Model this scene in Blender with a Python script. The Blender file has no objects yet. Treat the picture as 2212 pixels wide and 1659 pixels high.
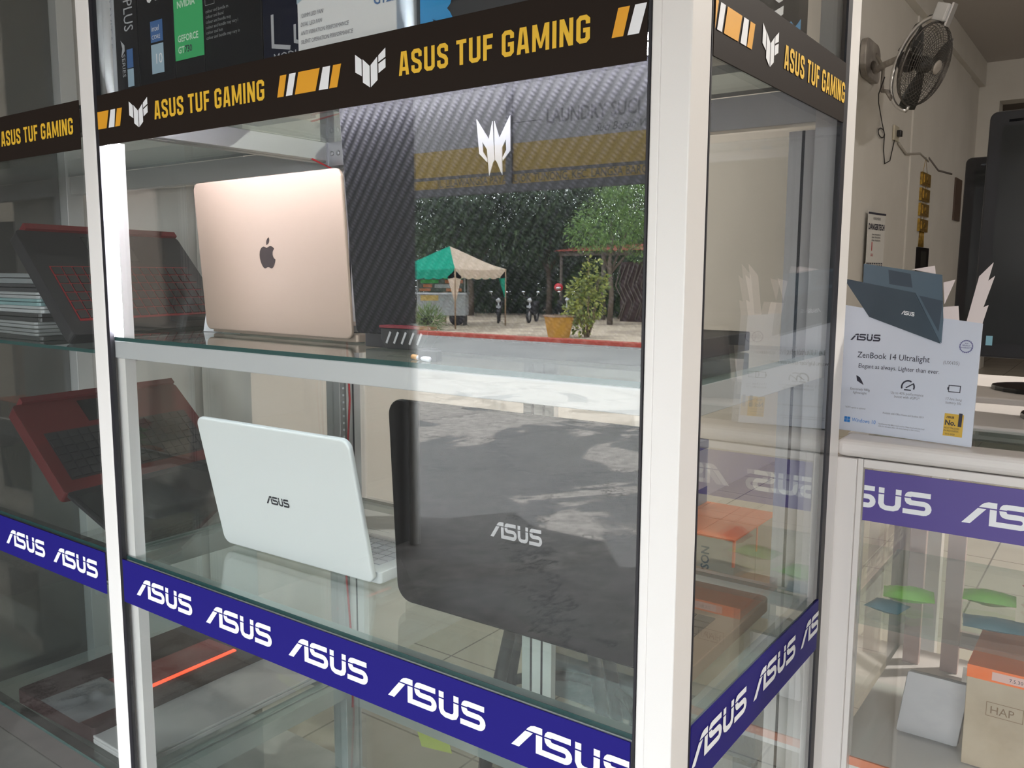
import bpy, math, random
from mathutils import Vector, Matrix
random.seed(7)
SC = bpy.context.scene
COL = SC.collection
PI = math.pi
V3 = Vector

# ------------------------------------------------------------------ camera, sky, light, exposure
cam_d = bpy.data.cameras.new('camera')
cam_d.sensor_width = 36.0
cam_d.lens = 1855.36 * 36.0 / 2212.0
cam_d.clip_start = 0.02
cam_d.clip_end = 300
cam = bpy.data.objects.new('camera', cam_d)
COL.objects.link(cam)
yaw, pitch, roll = math.radians(35.934643), math.radians(7.32831), math.radians(0.235823)
fwd = V3((-math.sin(yaw) * math.cos(pitch), math.cos(yaw) * math.cos(pitch), -math.sin(pitch)))
rgt = V3((math.cos(yaw), math.sin(yaw), 0))
upv = rgt.cross(fwd)
r2 = rgt * math.cos(roll) + upv * math.sin(roll)
u2 = -rgt * math.sin(roll) + upv * math.cos(roll)
cam.matrix_world = Matrix(((r2.x, u2.x, -fwd.x, 0), (r2.y, u2.y, -fwd.y, -0.7), (r2.z, u2.z, -fwd.z, 1.15), (0, 0, 0, 1)))
SC.camera = cam

w = bpy.data.worlds.new('overcast_sky')
SC.world = w
w.use_nodes = True
bg = w.node_tree.nodes['Background']
bg.inputs[0].default_value = (0.90, 0.955, 1.0, 1)
bg.inputs[1].default_value = 11.0

SC.view_settings.view_transform = 'Standard'
SC.view_settings.look = 'None'
SC.view_settings.gamma = 1.0
SC.view_settings.use_curve_mapping = False
SC.view_settings.exposure = 0.0
cy = SC.cycles
cy.transparent_max_bounces = 40
cy.max_bounces = 9
cy.diffuse_bounces = 4
cy.glossy_bounces = 5
cy.transmission_bounces = 4
cy.sample_clamp_indirect = 6.0
cy.caustics_reflective = False
cy.caustics_refractive = False
cy.blur_glossy = 0.5


def area_light(name, loc, rot, sx, sy, power, color=(1, 1, 1), portal=False):
    l = bpy.data.lights.new(name, 'AREA')
    l.shape = 'RECTANGLE'
    l.size, l.size_y = sx, sy
    l.energy = power
    l.color = color
    o = bpy.data.objects.new(name, l)
    o.location = loc
    o.rotation_euler = rot
    COL.objects.link(o)
    if portal:
        l.cycles.is_portal = True
    return o


# daylight reaches the shop through its open front: sampling portal in that opening
area_light('front_opening_portal', (-0.38, -2.02, 1.05), (PI / 2, 0, 0), 4.15, 2.3, 1, portal=True)


# ------------------------------------------------------------------ materials
MATS = {}


def mat(name, col, rough=0.5, metal=0.0, spec=0.5, emit=None, estr=0.0, noise=None, bump=None, coat=0.0, trans=0.0):
    """noise=(scale, colour2, low, high) mottles the colour; bump=(scale, strength)"""
    if name in MATS:
        return MATS[name]
    m = bpy.data.materials.new(name)
    m.use_nodes = True
    nt = m.node_tree
    p = nt.nodes['Principled BSDF']
    p.inputs['Base Color'].default_value = (*col, 1)
    p.inputs['Roughness'].default_value = rough
    p.inputs['Metallic'].default_value = metal
    p.inputs['Specular IOR Level'].default_value = spec
    p.inputs['Coat Weight'].default_value = coat
    p.inputs['Coat Roughness'].default_value = 0.03
    if emit:
        p.inputs['Emission Color'].default_value = (*emit, 1)
        p.inputs['Emission Strength'].default_value = estr
    tc = nt.nodes.new('ShaderNodeTexCoord')
    if noise:
        n = nt.nodes.new('ShaderNodeTexNoise')
        n.inputs['Scale'].default_value = noise[0]
        n.inputs['Detail'].default_value = 6
        nt.links.new(tc.outputs['Object'], n.inputs['Vector'])
        r = nt.nodes.new('ShaderNodeValToRGB')
        r.color_ramp.elements[0].position = noise[2]
        r.color_ramp.elements[1].position = noise[3]
        r.color_ramp.elements[0].color = (*col, 1)
        r.color_ramp.elements[1].color = (*noise[1], 1)
        nt.links.new(n.outputs['Fac'], r.inputs[0])
        nt.links.new(r.outputs[0], p.inputs['Base Color'])
    if bump:
        n = nt.nodes.new('ShaderNodeTexNoise')
        n.inputs['Scale'].default_value = bump[0]
        n.inputs['Detail'].default_value = 4
        nt.links.new(tc.outputs['Object'], n.inputs['Vector'])
        b = nt.nodes.new('ShaderNodeBump')
        b.inputs['Strength'].default_value = bump[1]
        b.inputs['Distance'].default_value = 0.01
        nt.links.new(n.outputs['Fac'], b.inputs['Height'])
        nt.links.new(b.outputs[0], p.inputs['Normal'])
    MATS[name] = m
    return m


def glass_mat(name, tint, f0=0.043, gloss=(1, 1, 1)):
    """thin clear glass: mirror reflection rising with the angle, the rest passes straight through"""
    if name in MATS:
        return MATS[name]
    m = bpy.data.materials.new(name)
    m.use_nodes = True
    nt = m.node_tree
    nt.nodes.clear()
    out = nt.nodes.new('ShaderNodeOutputMaterial')
    mix = nt.nodes.new('ShaderNodeMixShader')
    tr = nt.nodes.new('ShaderNodeBsdfTransparent')
    gl = nt.nodes.new('ShaderNodeBsdfGlossy')
    tr.inputs[0].default_value = (*tint, 1)
    gl.inputs['Roughness'].default_value = 0.0
    gl.inputs['Color'].default_value = (*gloss, 1)
    g = nt.nodes.new('ShaderNodeNewGeometry')
    d = nt.nodes.new('ShaderNodeVectorMath')
    d.operation = 'DOT_PRODUCT'
    nt.links.new(g.outputs['Normal'], d.inputs[0])
    nt.links.new(g.outputs['Incoming'], d.inputs[1])

    def mth(op, a, b=None):
        n = nt.nodes.new('ShaderNodeMath')
        n.operation = op
        for i, x in enumerate((a, b)):
            if x is None:
                continue
            if isinstance(x, (int, float)):
                n.inputs[i].default_value = x
            else:
                nt.links.new(x, n.inputs[i])
        return n.outputs[0]
    c = mth('ABSOLUTE', d.outputs['Value'])
    s = mth('POWER', mth('SUBTRACT', 1.0, c), 5.0)
    f = mth('ADD', mth('MULTIPLY', s, 1 - f0), f0)
    nt.links.new(f, mix.inputs[0])
    nt.links.new(tr.outputs[0], mix.inputs[1])
    nt.links.new(gl.outputs[0], mix.inputs[2])
    nt.links.new(mix.outputs[0], out.inputs[0])
    MATS[name] = m
    return m


def tile_mat(name, c1, c2, grout, size, rough):
    m = bpy.data.materials.new(name)
    m.use_nodes = True
    nt = m.node_tree
    p = nt.nodes['Principled BSDF']
    p.inputs['Roughness'].default_value = rough
    tc = nt.nodes.new('ShaderNodeTexCoord')
    b = nt.nodes.new('ShaderNodeTexBrick')
    b.offset = 0.0
    b.inputs['Color1'].default_value = (*c1, 1)
    b.inputs['Color2'].default_value = (*c2, 1)
    b.inputs['Mortar'].default_value = (*grout, 1)
    b.inputs['Scale'].default_value = 1.0
    b.inputs['Mortar Size'].default_value = 0.003
    b.inputs['Brick Width'].default_value = size
    b.inputs['Row Height'].default_value = size
    nt.links.new(tc.outputs['Object'], b.inputs['Vector'])
    nt.links.new(b.outputs['Color'], p.inputs['Base Color'])
    return m


def concrete_mat(name, dry, wet, scale, pos, crack=True, wrough=0.06, slope=None):
    """worn concrete with a patchwork of damp, smoother areas and dark cracks"""
    m = bpy.data.materials.new(name)
    m.use_nodes = True
    nt = m.node_tree
    p = nt.nodes['Principled BSDF']
    tc = nt.nodes.new('ShaderNodeTexCoord')
    mp = nt.nodes.new('ShaderNodeMapping')
    nt.links.new(tc.outputs['Object'], mp.inputs['Vector'])
    n = nt.nodes.new('ShaderNodeTexNoise')
    n.inputs['Scale'].default_value = scale
    n.inputs['Detail'].default_value = 9
    n.inputs['Roughness'].default_value = 0.6
    n.inputs['Distortion'].default_value = 0.8
    nt.links.new(mp.outputs[0], n.inputs['Vector'])
    r = nt.nodes.new('ShaderNodeValToRGB')
    r.color_ramp.elements[0].position = pos - 0.015
    r.color_ramp.elements[1].position = pos + 0.015
    if slope:          # more of the dark tone towards the building
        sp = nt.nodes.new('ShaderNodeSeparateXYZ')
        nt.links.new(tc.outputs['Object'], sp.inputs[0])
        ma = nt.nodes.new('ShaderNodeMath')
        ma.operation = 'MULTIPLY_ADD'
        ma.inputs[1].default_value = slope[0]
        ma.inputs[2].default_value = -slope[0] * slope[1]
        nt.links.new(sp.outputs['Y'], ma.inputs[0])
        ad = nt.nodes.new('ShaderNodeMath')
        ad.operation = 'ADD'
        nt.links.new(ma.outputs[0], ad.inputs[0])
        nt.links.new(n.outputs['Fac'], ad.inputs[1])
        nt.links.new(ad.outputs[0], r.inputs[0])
    else:
        nt.links.new(n.outputs['Fac'], r.inputs[0])
    n2 = nt.nodes.new('ShaderNodeTexNoise')
    n2.inputs['Scale'].default_value = 9
    n2.inputs['Detail'].default_value = 10
    n2.inputs['Roughness'].default_value = 0.7
    nt.links.new(mp.outputs[0], n2.inputs['Vector'])

    def mix(t, f, a, b):
        x = nt.nodes.new('ShaderNodeMix')
        x.data_type = 'RGBA'
        x.blend_type = t
        for i, v in ((0, f), (6, a), (7, b)):
            if isinstance(v, tuple):
                x.inputs[i].default_value = (*v, 1)
            elif isinstance(v, (int, float)):
                x.inputs[i].default_value = v
            else:
                nt.links.new(v, x.inputs[i])
        return x.outputs[2]
    base = mix('MIX', r.outputs[0], dry, wet)
    r2_ = nt.nodes.new('ShaderNodeValToRGB')
    r2_.color_ramp.elements[0].position = 0.3
    r2_.color_ramp.elements[1].position = 0.75
    r2_.color_ramp.elements[0].color = (0.55, 0.55, 0.55, 1)
    r2_.color_ramp.elements[1].color = (1.25, 1.25, 1.25, 1)
    nt.links.new(n2.outputs['Fac'], r2_.inputs[0])
    base = mix('MULTIPLY', 1.0, base, r2_.outputs[0])
    if crack:
        v = nt.nodes.new('ShaderNodeTexVoronoi')
        v.feature = 'DISTANCE_TO_EDGE'
        v.inputs['Scale'].default_value = 0.55
        nd = nt.nodes.new('ShaderNodeVectorMath')
        nd.operation = 'ADD'
        nt.links.new(mp.outputs[0], nd.inputs[0])
        nt.links.new(n2.outputs['Color'], nd.inputs[1])
        nt.links.new(nd.outputs[0], v.inputs['Vector'])
        r3 = nt.nodes.new('ShaderNodeValToRGB')
        r3.color_ramp.elements[0].position = 0.004
        r3.color_ramp.elements[1].position = 0.016
        r3.color_ramp.elements[0].color = (0.25, 0.25, 0.25, 1)
        nt.links.new(v.outputs['Distance'], r3.inputs[0])
        base = mix('MULTIPLY', 1.0, base, r3.outputs[0])
    nt.links.new(base, p.inputs['Base Color'])
    rr_ = nt.nodes.new('ShaderNodeMapRange')
    rr_.inputs['To Min'].default_value = 0.85
    rr_.inputs['To Max'].default_value = wrough
    nt.links.new(r.outputs[0], rr_.inputs['Value'])
    nt.links.new(rr_.outputs[0], p.inputs['Roughness'])
    b = nt.nodes.new('ShaderNodeBump')
    b.inputs['Strength'].default_value = 0.25
    b.inputs['Distance'].default_value = 0.02
    nt.links.new(n2.outputs['Fac'], b.inputs['Height'])
    nt.links.new(b.outputs[0], p.inputs['Normal'])
    return m


def carbon_mat(name):
    """woven carbon-fibre lid skin: diagonal bands of small cells, glossy lacquer over it"""
    m = bpy.data.materials.new(name)
    m.use_nodes = True
    nt = m.node_tree
    p = nt.nodes['Principled BSDF']
    tc = nt.nodes.new('ShaderNodeTexCoord')
    mp = nt.nodes.new('ShaderNodeMapping')
    mp.inputs['Rotation'].default_value = (0, math.radians(-38), 0)
    nt.links.new(tc.outputs['Object'], mp.inputs['Vector'])
    wv = nt.nodes.new('ShaderNodeTexWave')
    wv.bands_direction = 'X'
    wv.inputs['Scale'].default_value = 26
    nt.links.new(mp.outputs[0], wv.inputs['Vector'])
    w2 = nt.nodes.new('ShaderNodeTexWave')
    w2.bands_direction = 'Z'
    w2.inputs['Scale'].default_value = 70
    w2.inputs['Phase Offset'].default_value = 1.3
    nt.links.new(mp.outputs[0], w2.inputs['Vector'])
    mu = nt.nodes.new('ShaderNodeMath')
    mu.operation = 'MULTIPLY'
    nt.links.new(wv.outputs['Fac'], mu.inputs[0])
    nt.links.new(w2.outputs['Fac'], mu.inputs[1])
    ad = nt.nodes.new('ShaderNodeMath')
    ad.operation = 'ADD'
    nt.links.new(mu.outputs[0], ad.inputs[0])
    nt.links.new(wv.outputs['Fac'], ad.inputs[1])
    r = nt.nodes.new('ShaderNodeValToRGB')
    r.color_ramp.elements[0].position = 0.5
    r.color_ramp.elements[1].position = 1.7
    r.color_ramp.elements[0].color = (0.0035, 0.0035, 0.0045, 1)
    r.color_ramp.elements[1].color = (0.016, 0.0155, 0.020, 1)
    hf = nt.nodes.new('ShaderNodeMath')
    hf.operation = 'MULTIPLY'
    hf.inputs[1].default_value = 0.5
    nt.links.new(ad.outputs[0], hf.inputs[0])
    r.color_ramp.elements[0].position = 0.25
    r.color_ramp.elements[1].position = 0.9
    nt.links.new(hf.outputs[0], r.inputs[0])
    nt.links.new(r.outputs[0], p.inputs['Base Color'])
    b = nt.nodes.new('ShaderNodeBump')
    b.inputs['Strength'].default_value = 0.35
    b.inputs['Distance'].default_value = 0.002
    nt.links.new(hf.outputs[0], b.inputs['Height'])
    nt.links.new(b.outputs[0], p.inputs['Normal'])
    p.inputs['Roughness'].default_value = 0.45
    p.inputs['Specular IOR Level'].default_value = 0.12
    return m


def leaf_mat(name, c1, c2):
    m = bpy.data.materials.new(name)
    m.use_nodes = True
    nt = m.node_tree
    p = nt.nodes['Principled BSDF']
    p.inputs['Roughness'].default_value = 0.45
    g = nt.nodes.new('ShaderNodeNewGeometry')
    r = nt.nodes.new('ShaderNodeValToRGB')
    r.color_ramp.elements[0].color = (*c1, 1)
    r.color_ramp.elements[1].color = (*c2, 1)
    nt.links.new(g.outputs['Random Per Island'], r.inputs[0])
    nt.links.new(r.outputs[0], p.inputs['Base Color'])
    p.inputs['Subsurface Weight'].default_value = 0.0
    return m


def thin_cloth(name, col, t=0.45):
    """cloth or printed vinyl that lets part of the daylight through"""
    m = bpy.data.materials.new(name)
    m.use_nodes = True
    nt = m.node_tree
    nt.nodes.remove(nt.nodes['Principled BSDF'])
    out = nt.nodes['Material Output']
    a = nt.nodes.new('ShaderNodeBsdfDiffuse')
    b = nt.nodes.new('ShaderNodeBsdfTranslucent')
    x = nt.nodes.new('ShaderNodeMixShader')
    a.inputs[0].default_value = (*col, 1)
    b.inputs[0].default_value = (*col, 1)
    x.inputs[0].default_value = t
    nt.links.new(a.outputs[0], x.inputs[1])
    nt.links.new(b.outputs[0], x.inputs[2])
    nt.links.new(x.outputs[0], out.inputs[0])
    return m


ALU = mat('white_aluminium', (0.80, 0.775, 0.755), 0.34, 0.0, 0.5, bump=(260, 0.02))
ALU_G = mat('silver_aluminium', (0.60, 0.605, 0.60), 0.32, 0.35)
GASKET = mat('black_gasket', (0.012, 0.011, 0.016), 0.5)
GLASS = glass_mat('clear_glass', (0.985, 0.992, 0.988), 0.062)
SHELFG = glass_mat('shelf_glass', (0.86, 0.92, 0.90), 0.05)
EDGE = mat('glass_edge', (0.02, 0.075, 0.07), 0.1)
TUFBLK = mat('banner_black', (0.020, 0.0135, 0.0105), 0.55, spec=0.12)
YEL = mat('banner_yellow', (0.83, 0.50, 0.035), 0.5)
ORG = mat('banner_orange', (0.80, 0.37, 0.02), 0.5)
WHT = mat('print_white', (0.86, 0.87, 0.90), 0.5)
BLUE = mat('strip_blue', (0.0125, 0.0085, 0.165), 0.5, spec=0.2)
LED = mat('led_white', (1, 1, 1), 0.5, emit=(0.92, 0.90, 1.0), estr=75.0)
REDLED = mat('led_red', (0.8, 0.05, 0.02), 0.5, emit=(1.0, 0.10, 0.035), estr=1.6)
BLK = mat('black_plastic', (0.012, 0.012, 0.014), 0.4)
BLKM = mat('matt_black_plastic', (0.016, 0.015, 0.017), 0.62)
BLKG = mat('gloss_black', (0.006, 0.006, 0.007), 0.08)
SCREEN = mat('dark_screen', (0.006, 0.007, 0.009), 0.12)
CHROME = mat('chrome', (0.82, 0.83, 0.86), 0.16, 1.0)
SILV = mat('silver_plastic', (0.55, 0.56, 0.58), 0.3, 0.6)
CARD = mat('cardboard', (0.42, 0.29, 0.165), 0.8, noise=(30, (0.36, 0.24, 0.13), 0.35, 0.7))
CARDP = mat('pale_cardboard', (0.56, 0.46, 0.34), 0.8, noise=(20, (0.50, 0.40, 0.29), 0.35, 0.7))
TAPE = mat('orange_tape', (1.0, 0.21, 0.04), 0.3)
INK = mat('dark_ink', (0.03, 0.03, 0.05), 0.6)
INKG = mat('grey_ink', (0.22, 0.22, 0.25), 0.6)
WALL = mat('wall_paint', (0.69, 0.665, 0.625), 0.75, noise=(2.2, (0.63, 0.605, 0.565), 0.3, 0.75), bump=(40, 0.05))


# ------------------------------------------------------------------ mesh helpers
class Fr:
    """a local frame: origin, u, v and w = u x v"""

    def __init__(s, o, ex, ey):
        s.o, s.x, s.y = V3(o), V3(ex).normalized(), V3(ey).normalized()
        s.z = s.x.cross(s.y)

    def __call__(s, u, v, w_=0.0):
        return s.o + s.x * u + s.y * v + s.z * w_


class MB:
    def __init__(s):
        s.v, s.f, s.mi, s.sm = [], [], [], []

    def add(s, vs, fs, mi=0, smooth=False):
        n = len(s.v)
        s.v += [tuple(x) for x in vs]
        for f in fs:
            s.f.append(tuple(i + n for i in f))
            s.mi.append(mi)
            s.sm.append(smooth)

    def box(s, x0, y0, z0, x1, y1, z1, mi=0):
        s.add([(x0, y0, z0), (x1, y0, z0), (x1, y1, z0), (x0, y1, z0), (x0, y0, z1), (x1, y0, z1), (x1, y1, z1), (x0, y1, z1)],
              [(0, 3, 2, 1), (4, 5, 6, 7), (0, 1, 5, 4), (1, 2, 6, 5), (2, 3, 7, 6), (3, 0, 4, 7)], mi)
        return s

    def fbox(s, fr, u0, v0, w0, u1, v1, w1, mi=0):
        P = [(u0, v0, w0), (u1, v0, w0), (u1, v1, w0), (u0, v1, w0), (u0, v0, w1), (u1, v0, w1), (u1, v1, w1), (u0, v1, w1)]
        s.add([fr(*p) for p in P], [(0, 3, 2, 1), (4, 5, 6, 7), (0, 1, 5, 4), (1, 2, 6, 5), (2, 3, 7, 6), (3, 0, 4, 7)], mi)
        return s

    def prism(s, fr, pts, w0, w1, mi=0):
        n = len(pts)
        s.add([fr(u, v, w0) for u, v in pts] + [fr(u, v, w1) for u, v in pts],
              [tuple(range(n - 1, -1, -1)), tuple(range(n, 2 * n))] + [(i, (i + 1) % n, n + (i + 1) % n, n + i) for i in range(n)], mi)
        return s

    def poly(s, fr, pts, w_=0.0, mi=0):
        s.add([fr(u, v, w_) for u, v in pts], [tuple(range(len(pts)))], mi)
        return s

    def polys(s, fr, plist, ou=0, ov=0, su=1, sv=1, w_=0.0, mi=0):
        for i, pl in enumerate(plist):
            s.poly(fr, [(ou + a * su, ov + b * sv) for a, b in pl], w_ + i * 0.00001, mi)
        return s

    def tube(s, pts, r, n=8, mi=0, closed=False):
        pts = [V3(p) for p in pts]
        m = len(pts)
        rs = r if isinstance(r, (list, tuple)) else [r] * m
        prev = None
        ring = []
        for i, p in enumerate(pts):
            if closed:
                t = (pts[(i + 1) % m] - pts[i - 1]).normalized()
            else:
                t = (pts[min(i + 1, m - 1)] - pts[max(i - 1, 0)]).normalized()
            if prev is None:
                a = t.orthogonal().normalized()
            else:
                a = prev - t * prev.dot(t)
                a = a.normalized() if a.length > 1e-6 else t.orthogonal().normalized()
            prev = a
            b = t.cross(a)
            ring += [p + (a * math.cos(2 * PI * k / n) + b * math.sin(2 * PI * k / n)) * rs[i] for k in range(n)]
        fs = []
        for i in range(m if closed else m - 1):
            j = (i + 1) % m
            for k in range(n):
                fs.append((i * n + k, i * n + (k + 1) % n, j * n + (k + 1) % n, j * n + k))
        if not closed:
            fs.append(tuple(range(n - 1, -1, -1)))
            fs.append(tuple((m - 1) * n + k for k in range(n)))
        s.add(ring, fs, mi, True)
        return s

    def lathe(s, fr, prof, n=24, mi=0):
        """prof: (radius, height along w)"""
        vs, fs = [], []
        for r_, h in prof:
            vs += [fr(r_ * math.cos(2 * PI * k / n), r_ * math.sin(2 * PI * k / n), h) for k in range(n)]
        for i in range(len(prof) - 1):
            for k in range(n):
                fs.append((i * n + k, i * n + (k + 1) % n, (i + 1) * n + (k + 1) % n, (i + 1) * n + k))
        fs.append(tuple(range(n - 1, -1, -1)))
        fs.append(tuple((len(prof) - 1) * n + k for k in range(n)))
        s.add(vs, fs, mi, True)
        return s

    def ball(s, c, rx, ry, rz, n=12, m=8, mi=0):
        vs, fs = [], []
        for i in range(m + 1):
            t = PI * i / m
            for k in range(n):
                a = 2 * PI * k / n
                vs.append((c[0] + rx * math.sin(t) * math.cos(a), c[1] + ry * math.sin(t) * math.sin(a), c[2] + rz * math.cos(t)))
        for i in range(m):
            for k in range(n):
                fs.append((i * n + k, (i + 1) * n + k, (i + 1) * n + (k + 1) % n, i * n + (k + 1) % n))
        s.add(vs, fs, mi, True)
        return s

    def text(s, body, fr, u, v, size, align='LEFT', sx=1.0, bold=0.0, w_=0.0004, mi=0, mirror=False, shear=0.0):
        c = bpy.data.curves.new('lettering', 'FONT')
        c.body = body
        c.size = size
        c.align_x = align
        c.offset = bold * size
        c.resolution_u = 2
        c.shear = shear
        o = bpy.data.objects.new('lettering', c)
        me = o.to_mesh()
        k = -1 if mirror else 1
        vs = [fr(u + k * q.co.x * sx, v + q.co.y, w_) for q in me.vertices]
        s.add(vs, [tuple(p.vertices) for p in me.polygons], mi)
        o.to_mesh_clear()
        bpy.data.objects.remove(o)
        bpy.data.curves.remove(c)
        return s

    def build(s, name, mats, parent=None, bevel=0.0, seg=2):
        me = bpy.data.meshes.new(name)
        me.from_pydata(s.v, [], s.f)
        if not isinstance(mats, (list, tuple)):
            mats = [mats]
        for m in mats:
            me.materials.append(m)
        me.polygons.foreach_set('material_index', s.mi)
        me.polygons.foreach_set('use_smooth', s.sm)
        me.update()
        o = bpy.data.objects.new(name, me)
        COL.objects.link(o)
        if parent is not None:
            o.parent = parent
        if bevel:
            b = o.modifiers.new('soft_edges', 'BEVEL')
            b.width = bevel
            b.segments = seg
            b.limit_method = 'ANGLE'
            b.angle_limit = math.radians(40)
            b.harden_normals = False
        return o


def tag(o, label, cat, group=None, kind=None):
    if label:
        o['label'] = label
    if cat:
        o['category'] = cat
    if group:
        o['group'] = group
    if kind:
        o['kind'] = kind
    return o


def thing(name, label, cat, loc=(0, 0, 0), rotz=0.0, group=None, kind=None):
    o = bpy.data.objects.new(name, None)
    o.empty_display_size = 0.05
    COL.objects.link(o)
    o.location = loc
    o.rotation_euler = (0, 0, rotz)
    return tag(o, label, cat, group, kind)


def struct(mb, name, m, label=None, cat=None, bevel=0.0):
    o = mb.build(name, m, None, bevel)
    o['kind'] = 'structure'
    if label:
        o['label'] = label
        o['category'] = cat
    return o


def copy_thing(src, loc, rotz=None, label=None):
    r = src.copy()
    COL.objects.link(r)
    r.location = loc
    if rotz is not None:
        r.rotation_euler = (0, 0, rotz)
    if label:
        r['label'] = label
    for ch in list(src.children):
        c = ch.copy()
        COL.objects.link(c)
        c.parent = r
        for g in list(ch.children):
            d = g.copy()
            COL.objects.link(d)
            d.parent = c
    return r


def rrect(w_, h, r, n=6, x0=0.0, y0=0.0):
    """rounded rectangle, lower-left at x0,y0; r one radius or four (bl, br, tr, tl)"""
    rs = r if isinstance(r, (list, tuple)) else [r] * 4
    out = []
    for (cx, cy_, a0, q) in ((rs[0], rs[0], PI, rs[0]), (w_ - rs[1], rs[1], 1.5 * PI, rs[1]), (w_ - rs[2], h - rs[2], 0, rs[2]), (rs[3], h - rs[3], 0.5 * PI, rs[3])):
        for i in range(n + 1):
            a = a0 + 0.5 * PI * i / n
            out.append((x0 + cx + q * math.cos(a), y0 + cy_ + q * math.sin(a)))
    return out


def stroke(pts, wd):
    """mitred polyline as a list of quads"""
    L, R = [], []
    n = len(pts)
    for i, p in enumerate(pts):
        p = V3((p[0], p[1], 0))
        a = V3((*pts[max(i - 1, 0)], 0))
        b = V3((*pts[min(i + 1, n - 1)], 0))
        d1 = (p - a).normalized() if i > 0 else (b - p).normalized()
        d2 = (b - p).normalized() if i < n - 1 else d1
        n1, n2 = V3((-d1.y, d1.x, 0)), V3((-d2.y, d2.x, 0))
        mm = (n1 + n2)
        mm = mm.normalized() if mm.length > 1e-6 else n1
        k = wd / 2 / max(0.35, mm.dot(n1))
        L.append((p.x + mm.x * k, p.y + mm.y * k))
        R.append((p.x - mm.x * k, p.y - mm.y * k))
    return [[L[i], R[i], R[i + 1], L[i + 1]] for i in range(n - 1)]


def arc(cx, cy_, r, a0, a1, n=6):
    return [(cx + r * math.cos(math.radians(a0 + (a1 - a0) * i / n)), cy_ + r * math.sin(math.radians(a0 + (a1 - a0) * i / n))) for i in range(n + 1)]


# blocky condensed capitals, height 1
def block_font():
    W = 0.175
    o = W / 2
    F = {}
    F['A'] = (0.56, [[(0, 0), (0.17, 0), (0.295, 1), (0.13, 1)], [(0.39, 0), (0.56, 0), (0.43, 1), (0.265, 1)], [(0.1, 0.18), (0.46, 0.18), (0.44, 0.34), (0.12, 0.34)]])
    F['S'] = (0.555, stroke([(0.47, 0.66), (0.47, 0.83), (0.38, 1 - o), (0.175, 1 - o), (o, 0.83), (o, 0.66), (0.16, 0.555), (0.395, 0.445), (0.47, 0.34), (0.47, 0.17), (0.38, o), (0.175, o), (o, 0.17), (o, 0.34)], W))
    F['U'] = (0.555, stroke([(o, 1), (o, 0.17), (0.175, o), (0.38, o), (0.47, 0.17), (0.47, 1)], W))
    F['T'] = (0.50, [[(0, 0.84), (0.5, 0.84), (0.5, 1), (0, 1)], [(0.1625, 0), (0.3375, 0), (0.3375, 0.84), (0.1625, 0.84)]])
    F['F'] = (0.46, [[(0, 0), (W, 0), (W, 1), (0, 1)], [(W, 0.84), (0.46, 0.84), (0.46, 1), (W, 1)], [(W, 0.42), (0.42, 0.42), (0.42, 0.58), (W, 0.58)]])
    F['G'] = (0.555, stroke([(0.47, 0.68), (0.47, 0.83), (0.38, 1 - o), (0.175, 1 - o), (o, 0.83), (o, 0.17), (0.175, o), (0.38, o), (0.47, 0.17), (0.47, 0.46)], W) + [[(0.28, 0.38), (0.5575, 0.38), (0.5575, 0.54), (0.28, 0.54)]])
    F['M'] = (0.74, [[(0, 0), (0.16, 0), (0.16, 1), (0, 1)], [(0.58, 0), (0.74, 0), (0.74, 1), (0.58, 1)], [(0.0, 1), (0.2, 1), (0.42, 0.1), (0.32, 0.1)], [(0.54, 1), (0.74, 1), (0.42, 0.1), (0.32, 0.1)]])
    F['I'] = (W, [[(0, 0), (W, 0), (W, 1), (0, 1)]])
    F['N'] = (0.57, [[(0, 0), (0.165, 0), (0.165, 1), (0, 1)], [(0.405, 0), (0.57, 0), (0.57, 1), (0.405, 1)], [(0, 1), (0.19, 1), (0.57, 0), (0.38, 0)]])
    F[' '] = (0.16, [])
    return F


BF = block_font()


def block_text(mb, body, fr, u, v, width, height, w_=0.0004, mi=0):
    gap = 0.13
    tot = sum(BF[c][0] + gap for c in body) - gap
    k = width / tot
    x = 0
    for c in body:
        adv, pl = BF[c]
        mb.polys(fr, pl, u + x * k, v, k, height, w_, mi)
        x += adv + gap


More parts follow.
